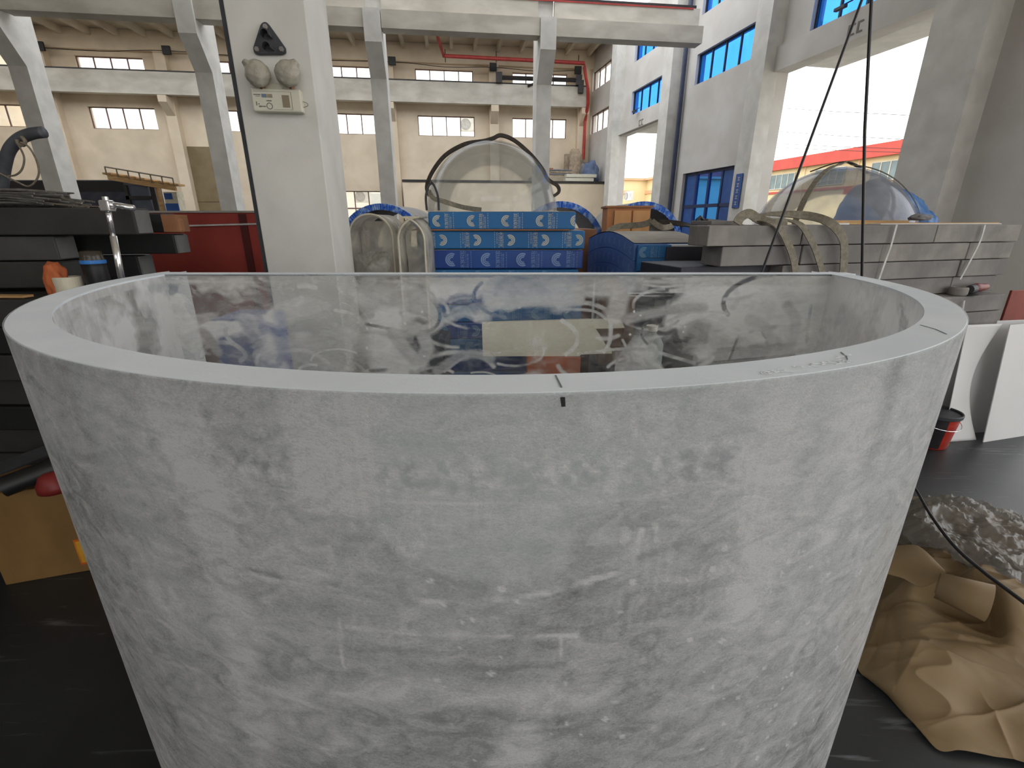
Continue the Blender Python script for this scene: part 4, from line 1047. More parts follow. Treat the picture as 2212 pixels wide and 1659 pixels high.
# webbing slings hanging over the stack
gn = wmat((0, 0), GA) @ Vector((0, -1, 0))
slings = [([(1632, 478, .15), (1660, 480, .02), (1684, 494, -.03), (1704, 530, -.035), (1716, 570, -.035), (1724, 640, -.04)], .050, 'left loop'),
          ([(1664, 474, .18), (1700, 476, .06), (1730, 487, -.03), (1752, 520, -.05), (1768, 560, -.04), (1790, 640, -.04)], .045, 'middle loop'),
          ([(1620, 470, .25), (1660, 463, .2), (1740, 466, .1), (1790, 480, -.03), (1818, 510, -.07), (1824, 550, -.06), (1816, 640, -.05)], .062, 'right and widest loop')]
for pts, w_, lb in slings:
    P_ = catmull([gpt(a, b, c) for a, b, c in pts], 7)
    N_ = []
    for i_, p in enumerate(P_):
        k_ = min(1, max(0, (i_-6)/12)); N_.append(Vector((0, 0, 1))*(1-k_)+gn*k_+Vector((0, -.25, .1)))
    o = MB().ribbon(P_, N_, w_, .006).build('webbing_sling', WEB); tag(o, 'grey webbing sling draped over the right slab stack, %s' % lb, 'sling', 'slings on the right stack')
# folded sling heap
o = MB().ribbon(catmull([gpt(1592, 484, .1), gpt(1600, 470, .12), gpt(1618, 462, .12), gpt(1640, 474, .10), gpt(1668, 483, .05), gpt(1700, 486, .02)], 6), [(0, -1, .25)]*40, .06, .008)
o = o.build('webbing_sling', WEB); tag(o, 'short folded grey webbing loop lying left of the hanging slings', 'sling', 'slings on the right stack')
# slabs and odds on top
def topbox(px0, px1, py, off, d_, h_, m, name, label, cat, bev=.004, rz=0):
    s0_, _ = hit(px0, py, GO, GA, off); s1_, _ = hit(px1, py, GO, GA, off)
    o = MB().box(0, s1_-s0_, 0, d_, 0, h_, bev=bev).build(name, m); place(o, wmat(GO, GA) @ Vector((s0_, off, ztop+.001)), GA+rz); tag(o, label, cat); return o
topbox(1537, 1585, 478, .25, .22, .025, GREYSLAB, 'grey_offcut', 'flat grey offcut on the left end of the right slab stack', 'offcut')
m = MB(); 
sa = [gpt(1526, 487, .3), gpt(1536, 476, .3), gpt(1600, 482, .3), gpt(1610, 487, .3)]
s0_, _ = hit(1498, 478, GO, GA, .4)
# wooden slats and papers
slats = [(1800, 2010, 479, .25, .05, .012, WOOD, 'orange-tan wooden slat, nearest on the right slab stack', 2), (1850, 2150, 473, .45, .06, .012, WOOD, 'long wooden slat lying in the middle of the right slab stack', -1.5),
         (1790, 1990, 470, .60, .05, .03, WOOD, 'wooden slat lying farthest back on the right slab stack', 5), (1905, 2160, 474, .12, .10, .006, WBOARD, 'white strip of sheet on the right slab stack', -1),
         (1790, 1835, 484, .05, .05, .01, WBOARD, 'small white offcut beside the slings', 0)]
zz_ = ztop
for i_, (a, b, py, off, d_, h_, m_, lb, rz_) in enumerate(slats):
    o = topbox(a, b, py, off, d_, h_, m_, 'wooden_strip' if m_ is WOOD else 'white_strip', lb, 'strip', bev=.001, rz=radians(rz_))
q = gpt(1990, 466, .5); blob('glove', (q.x, q.y, ztop+.03), (.13, .06, .05), SACK, 'crumpled grey-white glove on the wooden slats', 'glove', 12, rz=.4)
# tools on the ledge
q = gpt(2070, 628, -.055); t = thing('tape_roll', 'grey tape roll on the lower ledge of the right stack', 'tape', (q.x, q.y, ledge), GA)
MB().lathe([(.03, 0), (.055, 0), (.06, .01), (.06, .05), (.055, .06), (.03, .06), (.03, 0)], n=28).build('roll', GREYSLAB2, t)
q = gpt(2112, 625, -.055); t = thing('angle_grinder', 'dark power grinder with a dull red body on the lower ledge', 'tool', (q.x, q.y, ledge+.045), GA+.25)
MB().tube([(-.12, 0, 0), (-.04, 0, .005), (.06, 0, .0), (.15, 0, 0)], [.028, .034, .030, .026], 14).build('body', MUDRED, t, smooth=True)
MB().tube([(-.10, 0, 0), (-.17, 0, 0)], [.035, .03], 14).build('gear_head', BLACKSTEEL, t)
MB().lathe([(0, 0), (.06, 0), (.06, .004), (0, .004)], c=(-.15, 0, -.04), n=24).build('disc', DARKMET, t)
MB().tube(catmull([(.15, 0, 0), (.2, .02, .01), (.22, .08, -.03), (.15, .1, -.035)], 5), .005, 6).build('power_cord', BLACK, t)
q = atY(2183, 640, 4.1); o = MB().box(0, .9, 0, .02, 0, atY(2190, 628, 4.1).z, bev=.004).build('red_board', mat('rust_red_panel', (140, 66, 52), (120, 54, 44), scale=4, rough=.6)); place(o, (q.x, q.y, 0), radians(12)); tag(o, 'rust red board standing at the right end of the slab stack', 'board')

# ---- dome and tarpaulin behind the slab stack
Yk = 5.2
c = atY(1793, 480, Yk); rD = (atY(1952, 470, Yk).x-atY(1634, 470, Yk).x)/2
apex = atY(1790, 356, Yk-.2)
zc_ = apex.z-rD*.93
d2 = dome('acrylic_dome', (c.x, Yk, 1.42), rD, thin_clear('hazy_dome_acrylic', tint=(249, 250, 251), film=.04, filmmax=.18, fscale=3, refl=.5, ramp=(.35, .7), filmc=(232, 234, 240)), 'large hazy clear acrylic dome before the bright opening, behind the grey slabs', hscale=(apex.z-1.42)/rD)
t = thing('dark_plinth', 'dark crate base carrying the large clear dome', 'crate', (c.x, Yk, 0))
MB().box(-rD-.05, rD+.05, -rD-.05, rD+.05, 0, 1.405, bev=.01).build('base_box', GREYSLAB, t)
MB().lathe([(.40, 0), (.43, 0), (.43, .02), (.40, .02), (.40, 0)], c=(-.42, -.2, 1.42), n=40).build('inner_ring', WBOARD, t)
s2 = thing('lifting_sling', 'two-legged grey sling laid over the large hazy dome', 'strap')
Hs = (apex.z-1.42)
def on_dome(az, el, k=1.02): return Vector((c.x+rD*k*cos(el)*cos(az), Yk+rD*k*cos(el)*sin(az), 1.42+Hs*k*sin(el)))
for az0 in (radians(215), radians(-38)):
    P_ = [on_dome(az0, radians(e)) for e in range(4, 86, 4)]+[Vector((c.x+.02, Yk, 1.42+Hs*1.06))]
    MB().ribbon(P_, [(p-Vector((c.x, Yk, 1.42))) for p in P_], .055, .008).build('webbing_leg', WEB, s2)
P_ = [on_dome(radians(150), radians(70)), Vector((c.x+.02, Yk, 1.42+Hs*1.06)), on_dome(radians(10), radians(66))]
MB().ribbon(catmull(P_, 6), (0, 0, 1), .05, .008).build('webbing_top', WEBD, s2)
# tarp heap
def tarp():
    Y_ = 6.4
    a_, b_ = atY(1880, 430, Y_), atY(2110, 430, Y_); zt1 = atY(1985, 386, Y_).z
    net = []
    for j in range(7):
        yy = Y_-.45+j*.3; row = []
        for i_ in range(9):
            s_ = i_/8; x_ = a_.x+(b_.x-a_.x)*s_
            zt2 = zt1*(.80+.20*sin(pi*min(1, (s_*1.1+.12))))
            prof_ = [0, .72, .93, 1.0, .97, .7, 0][j]
            e_ = .0 if i_ in (0, 8) else 1
            z_ = zt2*prof_*(1 if e_ else .75)
            row.append((x_, yy, z_ if prof_ else 0))
        net.append(row)
    def fn(G):
        n1 = fbm(G[..., 0]*1.0+G[..., 1]*.4, G[..., 1]*.6+G[..., 2]*1.2, 3.5, 91)
        G = G.copy(); k_ = np.clip(G[..., 2]/.5, 0, 1)
        G[..., 2] += (n1-.5)*.22*k_; G[..., 1] += (fbm(G[..., 0], G[..., 2], 4, 93)-.5)*.25*k_
        return G
    o = grid_object('tarpaulin_heap', sheet_mesh(net, 90, 70, fn), TARP, None); tag(o, 'heap of goods under a crumpled blue tarpaulin right of the large dome', 'tarpaulin')
tarp()
q = atY(2085, 440, 6.1); blob('white_sack', (q.x+.75, 7.3, 0), (.4, .3, 1.45), WHITEPL, 'white sack edge beside the blue tarpaulin', 'sack', 21)

# hoist slings
hk = Vector((atY(1886, -66, 2.7).x, 2.7, atY(1886, -66, 2.7).z))
hs = thing('hoist_sling', 'two thin black lifting ropes hanging from above and spreading down behind the tank', 'rope')
e1 = atY(1645, 590, 2.5); e2 = atY(1862, 600, 2.75); mid2 = atY(1868, 282, 2.72)
d_ = (e1-hk); MB().tube([hk, e1, e1+d_*((e1.z-.01)/(hk.z-e1.z))], .0065, 8).build('rope_leg', BLACK, hs)
d_ = (e2-mid2); MB().tube([hk, mid2, e2, e2+d_*((e2.z-.01)/(mid2.z-e2.z))], .0075, 8).build('rope_leg', BLACK, hs)
MB().tube(catmull([hk+Vector((0, 0, .3)), hk+Vector((0, 0, .12)), hk+Vector((.06, 0, .05)), hk+Vector((.05, 0, -.05)), hk+Vector((-.03, 0, -.05)), hk+Vector((-.06, 0, .02))], 5), .02, 8).build('hook', DARKMET, hs)
MB().tube([hk+Vector((0, 0, .3)), hk+Vector((0, 0, 6.1))], .01, 6).build('hoist_chain', DARKMET, hs)

# ============================================================ left side goods
# red painted box
Yr = 4.1
pa, pb = atY(296, 520, Yr), atY(905, 520, Yr); zt_ = atY(460, 457, Yr).z; px_ = atY(566, 500, Yr).x
rb = thing('red_form_panel', 'large dark red painted panel box with a dusty top, behind the left slabs', 'panel', (pa.x, Yr, 0), radians(-1.0))
MB().box(0, px_-pa.x+.25, 0, .9, 0, zt_-.012, bev=.004).build('panel_body', REDM, rb)
MB().box(-.01, px_-pa.x+.26, -.01, .91, zt_-.011, zt_+.004).build('dusty_top', DUST, rb)
m = MB(); m.box(px_-pa.x-.16, px_-pa.x-.10, -.012, -.001, 0, zt_-.02); m.build('dark_batten', mat('dark_red_batten', (84, 26, 24), scale=3, rough=.6), rb)
o = MB().ribbon([atY(408, 488, Yr-.03), atY(560, 484, Yr-.03)], (0, -1, 0), .012, .004).build('white_lath', CORD); tag(o, 'thin pale lath across the front of the red panel', 'lath')
# second low red box seen right of the column
pa2, pb2 = atY(838, 575, 4.35), atY(925, 575, 4.35); z2 = atY(870, 561, 4.35).z
o = MB().box(0, pb2.x-pa2.x+.05, 0, .5, 0, z2, bev=.004).build('red_crate', REDM); place(o, (pa2.x, 4.36, 0)); tag(o, 'low red box behind the clear curved panels, left of the blue cartons', 'box')
# clear curved offcut panels standing right of the column
def clear_arch(px0, px1, pyt, Y, ln, label, m, rz=0):
    a_, b_ = atY(px0, 540, Y), atY(px1, 540, Y); zt3 = atY((px0+px1)/2, pyt, Y).z
    w_ = b_.x-a_.x; t = thing('curved_acrylic_sheet', label, 'acrylic sheet', (a_.x, Y, 0), rz, 'curved clear sheets beside the column')
    P_ = []; rr = .16
    for k in range(0, 13):
        an = pi-(pi/2)*k/12; P_.append((rr+rr*cos(an), zt3-rr+rr*sin(an)))
    prof_ = [(0, 0)]+P_+[(w_-rr, zt3)]+[(w_-rr+rr*sin(pi/2*k/12), zt3-rr+rr*cos(pi/2*k/12)) for k in range(1, 13)]+[(w_, 0)]
    m1 = MB(); a__ = [m1.bm.verts.new((x_, 0, z_)) for x_, z_ in prof_]; b__ = [m1.bm.verts.new((x_, ln, z_)) for x_, z_ in prof_]
    for k in range(len(prof_)-1): m1.bm.faces.new([a__[k], a__[k+1], b__[k+1], b__[k]])
    o = m1.build('bent_sheet', m, t, smooth=True); md = o.modifiers.new('s', 'SOLIDIFY'); md.thickness = .012
    MB().tube([(x_, 0, z_) for x_, z_ in prof_], .007, 6).build('sawn_edge', TAPE, t)
    MB().box(.012, w_-.012, ln*.5, ln*.5+.008, 0.0, zt3-.05).build('inner_sheet', m, t)
clear_arch(758, 850, 463, 3.75, .5, 'tall bent dusty clear acrylic sheet right beside the near column', CLEAR2)
clear_arch(862, 918, 470, 3.55, .45, 'bent dusty clear acrylic sheet between the column and the blue cartons', CLEAR2)
# crumpled grey plastic at foot of it
def crumple(name, net, m, label, cat, amp=.03, fr=7, seed=1, nu=80, nv=60, solid=0, kind=None):
    def fn(G):
        G = G.copy(); a_ = fbm(G[..., 0]+.3*G[..., 2], G[..., 1]+.5*G[..., 2], fr, seed)
        b_ = 1-2*np.abs(fbm(G[..., 0]*1.2+3, G[..., 1]+G[..., 2], fr*.7, seed+7)-.5)
        G[..., 2] += (a_-.5)*amp+(b_-.8)*amp*1.2
        G[..., 1] += (fbm(G[..., 0], G[..., 2]+G[..., 1]*.3, fr, seed+20)-.5)*amp
        return G
    o = grid_object(name, sheet_mesh(net, nu, nv, fn), m, None, solid=solid); tag(o, label, cat, kind=kind); return o
Y1 = 3.5
P = lambda a, b, y=Y1: tuple(atY(a, b, y))
crumple('plastic_sheet', [[P(745, 600), P(790, 605), P(840, 600)], [P(752, 548, 3.52), P(790, 570, 3.46), P(843, 560, 3.52)], [P(758, 545, 3.6), P(800, 548, 3.58), P(838, 545, 3.6)]], thin_clear('grey_crumpled_film', tint=(190, 192, 186), film=.5, filmmax=.85, filmc=(176, 176, 166), fscale=6), 'crumpled grey-green plastic film at the foot of the column', 'film', amp=.05, fr=9, seed=5)

# left slab piles
def lpile(rows_, Y, depth, m_list, desc_, grp, x_left=-4.6, rz=0):
    for i_, (z1_, h_, pxr, mt, end) in enumerate(rows_):
        xr = atY(pxr, 830-(0), Y).x if False else (pxr if isinstance(pxr, float) else None)
for_rows = [  # (top z, height, right end pixel, py, Y, material, label)
    (448, 508, 291, 2.50, DSLAB, 'long charcoal slab on top of the left stack, under the bundle of rods', .45),
    (509, 563, 122, 2.48, DSLAB2, 'pale grey slab, second in the near left stack, with a paler right end', .40),
    (564, 622, 136, 2.46, DSLAB, 'brownish charcoal slab, third in the near left stack, above the wooden lath', .42)]
zprev = None
for (y0_, y1_, pxr, Y_, mt, lb, dep) in for_rows:
    za, zb_ = atY(60, y0_, Y_).z, atY(60, y1_, Y_).z; xr = atY(pxr, (y0_+y1_)/2, Y_).x
    t = thing('wrapped_slab', lb, 'slab', (xr, Y_, zb_), radians(7), 'charcoal slabs of the left stack')
    MB().box(-2.3, 0, 0, .14, .001, za-zb_-.004, bev=.006).build('slab_body', mt, t)
    if mt is not DSLAB2: pass
    MB().box(-.002, .003, .01, .13, .008, za-zb_-.012).build('slab_end', SLABEND if y0_ != 564 else DSLAB2, t)  # end plate paler than the slab body
zled = atY(60, 624, 2.46).z
# lower left pile, forming the ledge
zl = zled-.012; k = 0
num = ['one', 'two', 'three', 'four', 'five', 'six', 'seven', 'eight', 'nine', 'ten', 'eleven', 'twelve']
while zl > .02:
    h_ = min(.134, zl)
    rr = random.Random(50+k)
    o = MB().box(-2.4, rr.uniform(-.02, .02), 0, .5, .001, h_-.005, bev=.006).build('wrapped_slab', (DSLAB, DSLAB3, DSLAB)[k % 3]); place(o, (-1.93, 2.2+rr.uniform(-.012, .012), zl-h_))
    tag(o, 'charcoal slab of the near left stack, row %s below the wooden lath' % num[k], 'slab', 'charcoal slabs of the left stack')
    zl -= h_; k += 1
o = MB().box(-1.9, -.35, 0, .05, 0, .010).build('wooden_lath', WOOD); place(o, (-1.95, 2.21, zled-.012), radians(-2)); tag(o, 'thin wooden lath between slabs at the far left', 'lath')
# pale lines between lower slabs
for k_, py in enumerate((888, 942)):
    pass
# rear left pile
for i_, (y0_, y1_, pxr, lb, endm) in enumerate(((460, 503, 352, 'black slab behind the top left slab, with a torn brown carton end', CARTON), (505, 549, 378, 'black slab, second of the rear left pile, with a grey right end', SLABEND), (551, 600, 300, 'black slab, third of the rear left pile', SLABEND))):
    Y_ = 2.78; za, zb_ = atY(200, y0_, Y_).z, atY(200, y1_, Y_).z; xr = atY(pxr, (y0_+y1_)/2, Y_).x
    t = thing('wrapped_slab', lb, 'slab', (xr, Y_, zb_), radians(7), 'black slabs of the rear left pile')
    MB().box(-1.6, 0, 0, .14, .001, za-zb_-.004, bev=.006).build('slab_body', DSLAB3, t)
    MB().box(-.002, (.07 if i_ == 0 else .01), -.004 if i_ == 0 else .01, .13, .004, za-zb_-.01).build('slab_end', endm, t)
zl = atY(200, 602, 2.78).z; k = 0
while zl > .02:
    h_ = min(.14, zl)
    o = MB().box(-1.5, random.Random(k).uniform(-.03, .03), 0, .2, .001, h_-.005, bev=.006).build('wrapped_slab', DSLAB3 if k % 2 else NAVY); place(o, (-2.05, 2.80, zl-h_), radians(7))
    tag(o, 'black slab of the rear left pile seen low through the tank, row %s' % num[k], 'slab', 'black slabs of the rear left pile'); zl -= h_; k += 1
q = atY(362, 486, 2.82)
t = thing('torn_carton', 'torn piece of brown carton with white edge, against the red panel', 'carton', (q.x, 2.80, atY(362, 503, 2.82).z))
MB().box(-.02, .08, 0, .05, 0, atY(362, 472, 2.82).z-atY(362, 503, 2.82).z, bev=.012).build('flap', CARTON, t)
# things on the left ledge
q = atY(160, 625, 2.36)
t = thing('tape_roll', 'roll of glossy cream tape on the left ledge beside the tank rim', 'tape', (q.x, 2.34, zled-.011))
hR = .085
MB().lathe([(.038, 0), (.055, 0), (.057, .004), (.057, hR-.004), (.055, hR), (.038, hR), (.038, 0)], n=32).build('roll', TAPE, t, smooth=False)
q = atY(124, 612, 2.33); blob('orange_glove', (q.x, 2.33, zled-.011), (.048, .045, .150), ORANGECARD, 'crumpled orange glove on the left ledge behind the tape roll', 'glove', 31)
# black bottle
q = atY(196, 575, 2.42)
t = thing('spray_bottle', 'black bottle with a blue band behind the tape roll', 'bottle', (atY(196, 575, 2.36).x, 2.38, zled-.011))
hB = atY(196, 537, 2.36).z-zled
MB().lathe([(0, 0), (.045, 0), (.05, .01), (.05, hB*.62), (.048, hB*.7), (.050, hB*.72)], n=28).build('bottle_body', BLACK, t, smooth=True)
MB().lathe([(.051, hB*.70), (.052, hB*.72), (.052, hB*.775), (.050, hB*.785)], n=28).build('blue_band', BLUEP, t)
MB().lathe([(.050, hB*.785), (.046, hB*.86), (.044, hB*.98), (.03, hB), (0, hB)], n=28).build('cap', mat('smoky_cap', (54, 50, 46), (70, 62, 50), scale=10, rough=.25), t, smooth=True)
# aluminium clamp
t = thing('telescopic_clamp', 'bright aluminium pole clamp with a short horizontal arm, leaning over the left rim', 'clamp')
Yp = 2.32
top = atY(231, 443, Yp); bot = atY(262, 598, Yp); bz = zled-.011
dirp = (bot-top); ft = bot+dirp*((bot.z-bz)/(top.z-bot.z))
midp = top+(bot-top)*.42
MB().tube([top, midp], .0115, 12).build('upper_pole', CHROME, t, smooth=True); MB().tube([midp, ft], .0150, 12).build('lower_pole', CHROME, t, smooth=True)
MB().tube([top+Vector((-.01, 0, .005)), atY(289, 450, Yp)], .0135, 12).build('arm', CHROME, t, smooth=True)
m = MB(); m.box(top.x-.022, top.x+.022, Yp-.022, Yp+.022, top.z-.03, top.z+.02, bev=.006).tube([top+Vector((0, 0, .02)), top+Vector((0, 0, .035))], .013, 10)
m.tube([top+Vector((-.035, 0, -.012)), top+Vector((.035, 0, -.012))], .008, 8); m.build('joint', CHROME, t)
# bundle of rods on top of left slab
zt0 = atY(60, 448, 2.5).z
t = thing('rod_bundle', 'bundle of thin grey plastic rods lying on the top left slab', 'rods', (atY(140, 430, 2.6).x, 2.56, zt0))
rs = random.Random(3)
m = MB()
for k in range(46):
    z_ = .008+rs.random()**1.1*.085; y_ = rs.uniform(0, .26); l_ = rs.uniform(-.10, .04)*(.5+z_*8)-z_*1.2
    m.tube([(-1.9, y_, z_+rs.uniform(-.004, .01)), (-.9, y_+rs.uniform(-.02, .02), z_+rs.uniform(0, .01)), (-.3, y_+rs.uniform(-.02, .02), z_), (l_, y_+rs.uniform(-.03, .05), max(.006, z_-rs.uniform(0, .03)))], rs.uniform(.0035, .006), 5)
o = m.build('rods', ROD, t); o['kind'] = 'stuff'
m = MB().tube(catmull([(0.0, .02, .05), (.10, .0, .02), (.18, -.02, .005), (.3, -.03, .005)], 5), .003, 5).tube(catmull([(-.05, .0, .02), (.08, -.01, .008), (.25, -.02, .004), (.36, -.02, .004)], 5), .003, 5); m.build('loose_ends', ROPE, t)
# curved hose with rope loop
Yh = 2.75
t = thing('grey_hose', 'curved grey flexible hose with a looped rope, rising at the far left', 'hose')
P_ = up([(-20, 470), (2, 410), (10, 360), (20, 325), (40, 302), (66, 290), (94, 286)], Yh)
MB().tube(P_, [.028]*len(P_), 12).build('hose_tube', HOSE, t, smooth=True)
m = MB().tube(up([(40, 314), (52, 340), (48, 365), (35, 378), (18, 381)], Yh-.05), .0045, 6).tube(up([(45, 308), (62, 318), (78, 345), (84, 375), (74, 395), (60, 403), (40, 395), (20, 385), (-10, 370)], Yh-.05), .0045, 6)
m.tube(up([(36, 302), (40, 312), (50, 314), (54, 306), (46, 296)], Yh-.04), .009, 6); m.build('rope_loop', ROPE, t)
# far dark racks of material behind the left columns
t = thing('dark_crate_stack', 'long low dark stack of black wrapped goods far behind the left column', 'crates', (0, 0, 0))
Yf = 15.8
xa, xb = atY(-60, 420, Yf).x, atY(272, 420, Yf).x; zf = atY(200, 389, Yf).z
MB().box(xa, xb, Yf, Yf+1.2, 0, zf, bev=.03).build('goods_body', DSLAB3, t)
MB().box(xa, xb+.1, Yf-.04, Yf, zf-.75, zf-.35).box(xa, xb+.1, Yf-.05, Yf, 0, zf-1.0).build('wrapped_bands', NAVY, t)
t = thing('storage_rack', 'metal rack end with panes and wooden uprights beyond the left slabs', 'rack', (0, 0, 0))
Yg = 14.9
B = lambda a, b: atY(a, b, Yg)
m = MB(); q1, q2 = B(272, 400), B(330, 455); m.box(q1.x, q2.x, Yg, Yg+.6, 0, q1.z, bev=.02); m.build('goods_box', mat('slate_panel', (92, 98, 112), (78, 84, 98), scale=2, rough=.5), t)
m = MB()
for a in (272, 328): q = B(a, 400); m.box(q.x-.05, q.x+.05, Yg-.06, Yg, 0, q.z)
q1, q2 = B(272, 428), B(330, 428); m.box(q1.x, q2.x, Yg-.06, Yg, q1.z-.05, q1.z+.05); m.build('frame', DARKMET, t)
q1, q2 = B(336, 400), B(352, 455); MB().box(q1.x, q2.x, Yg-.05, Yg+.1, 0, q1.z).build('wooden_upright', WOOD, t)
q1, q2 = B(352, 415), B(388, 450); m = MB().box(q1.x, q2.x, Yg, Yg+.3, 0, q1.z); m.build('goods_box', TAPE, t)
q1, q2 = B(355, 418), B(374, 431); MB().box(q1.x, q2.x, Yg-.03, Yg-.005, q2.z, q1.z).build('blue_label', SIGNB, t)
q1, q2 = B(358, 440), B(388, 452); MB().box(q1.x, q2.x, Yg-.03, Yg-.005, 0, q1.z).build('blue_base', SIGNB, t)
t = thing('wooden_pallet', 'dusty wooden pallet with wire edging lying on top of the far rack', 'pallet', (0, 0, 0))
q1, q2 = B(242, 388), B(386, 412)
m = MB()
for k in range(9):
    f_ = k/8; x_ = q1.x+(q2.x-q1.x)*f_; z_ = q1.z+(q2.z-q1.z)*f_+.12
    m.box(x_-.12, x_+.12, Yg-.15, Yg+.15, z_, z_+.05)
m.prism([(q1.x, Yg-.15, q1.z-.02), (q2.x, Yg-.15, q2.z-.02), (q2.x, Yg-.15, q2.z+.12), (q1.x, Yg-.15, q1.z+.12)], (0, .08, 0)); m.build('boards', WOOD, t)
m = MB(); m.tube([(q1.x, Yg-.15, q1.z+.32), (q2.x, Yg-.15, q2.z+.32)], .02, 5)
for k in range(7):
    f_ = k/6; x_ = q1.x+(q2.x-q1.x)*f_; z_ = q1.z+(q2.z-q1.z)*f_; m.tube([(x_, Yg-.15, z_+.1), (x_, Yg-.15, z_+.32)], .018, 5)
m.build('wire_edging', ROPE, t)

# ---- crate, pipe and oddments on the floor at left
C0 = Vector((-2.50, 1.866)); CA = atan2(1.974-1.866, -2.19+2.53)
t = thing('plywood_crate', 'brown plywood box on the floor at the left of the tank', 'crate', (C0.x, C0.y, 0), CA)
hc = .50
MB().box(0, .66, 0, .30, 0, hc, bev=.005).build('box_body', CRATE, t)
s_, z_ = hit(181, 1192, (C0.x, C0.y), CA, -.004)
MB().box(s_-.028, s_+.05, -.004, -.001, z_-.075, z_+.075).build('orange_sticker', YELLOW, t)
MB().box(s_-.02, s_+.05, -.006, -.004, z_-.063, z_+.063).build('yellow_sticker', mat('amber', (226, 166, 50), scale=6, rough=.5), t)
t = thing('black_pipe', 'black plastic pipe lying across the plywood box, open end at the left', 'pipe')
e0 = Vector((atZ(10, 1062, hc+.03).x, atZ(10, 1062, hc+.03).y, hc+.052)); e1 = e0+Vector((.62, .50, .16))
dpp = (e1-e0).normalized()
MB().tube([e0, e1], .048, 20, cap=False).build('pipe_wall', BLACK, t, smooth=True); MB().tube([e0+dpp*.002, e1], .041, 20).build('dark_bore', mat('bore_black', (8, 8, 9), scale=5, rough=.9), t)
t = thing('black_channel', 'flat dark plastic channel lying behind the black pipe', 'channel')
g0 = e0+Vector((-.1, .1, .04)); MB().ribbon([g0, g0+Vector((.35, .28, .10)), g0+Vector((.62, .5, .14))], (0, -.4, 1), .09, .01).build('channel_strip', BLACKSTEEL, t)
q = atZ(118, 1060, hc)
t = thing('red_half_dome', 'dull red half-dome plastic cap on the plywood box against the tank', 'funnel', (q.x, q.y+.02, hc), .3)  # small red half-dome cap
MB().lathe([(0, 0), (.075, 0), (.075, .03), (.055, .075), (.03, .09), (0, .09)], n=28).build('cap_shell', mat('dull_red_plastic', (140, 46, 44), (124, 40, 38), scale=5, rough=.45), t, smooth=True)

# ============================================================ right side on the floor
# white boards leaning
t = thing('white_board', 'tall flat white sheet leaning against the slab stack, cut by the right frame edge', 'board', (0, 0, 0), 0, 'white sheets leaning on the stack')
b0 = atZ(2124, 956, .0); b1 = atZ(2212, 942, .0)
dvx = (b1-b0).normalized(); nn = Vector((-dvx.y, dvx.x, 0)); hgt = .95; lean = nn*.09+Vector((0, 0, hgt))
MB().prism([b0, b0+dvx*.62, b0+dvx*.62+lean, b0+lean], nn*.006).build('sheet', WBOARD, t)
t = thing('white_board', 'bowed white sheet with a curved edge standing left of the flat one', 'board', (0, 0, 0), 0, 'white sheets leaning on the stack')
q0 = atZ(2050, 962, 0); net = []
for j in range(6):
    z_ = hgt*j/5; row = []
    for i_ in range(7):
        s_ = i_/6; bow = .06*sin(pi*j/5)
        p_ = q0+(b0-q0)*1.0*s_*(1-.0)+nn*(.05+.09*z_/hgt+bow*s_)+Vector((0, 0, z_)); 
        p_ -= dvx*(.10*sin(pi*j/5))*s_
        row.append(tuple(p_))
    net.append(row)
grid_object('sheet', sheet_mesh(net, 20, 30), WBOARD, t, solid=.004)
t = thing('white_board', 'white sheet in shade behind the bowed one', 'board', (0, 0, 0), 0, 'white sheets leaning on the stack')
MB().prism([q0+nn*.16, b0+dvx*.55+nn*.11, b0+dvx*.55+nn*.20+Vector((0, 0, hgt*.995)), q0+nn*.25+Vector((0, 0, hgt*.995))], nn*.005).build('sheet', WBOARD, t)
# bucket
bx, by = 3.28, 3.33
q = atZ(2022, 972, 0); bx, by = q.x+.02, q.y+.11
t = thing('paint_bucket', 'red and black lidded paint bucket on the floor right of the tank', 'bucket', (bx, by, 0), 0)
MB().lathe([(0, 0), (.118, 0), (.122, .006), (.150, .262), (.153, .27)], n=48).build('bucket_body', BUCKET, t, smooth=True)
m = MB(); m.lathe([(.1235, .01), (.1520, .262)], n=24, a0=radians(180), a1=radians(262)); m.build('black_label', mat('black_label', (34, 32, 34), (50, 46, 48), scale=9, rough=.3), t, smooth=True)
m = MB(); m.lathe([(.153, .255), (.160, .262), (.162, .285), (.158, .292), (.150, .288), (.148, .276), (0, .276)], n=48); m.build('lid', BLACKSTEEL, t, smooth=False)
m = MB(); m.lathe([(.1245, .03), (.1275, .05)], n=8, a0=radians(300), a1=radians(325)); m.build('yellow_label', mat('yellow_label', (220, 190, 50), scale=6, rough=.4), t)
m = MB(); m.tube(catmull([(.157, -.02, .225), (.13, -.10, .20), (.06, -.158, .185), (-.04, -.162, .185), (-.12, -.11, .20), (-.15, -.03, .225)], 6), .003, 6)
m.tube(catmull([(.15, -.02, .24), (.172, -.02, .235), (.172, -.02, .215), (.15, -.02, .212)], 4), .003, 6); m.build('handle', CHROME, t)

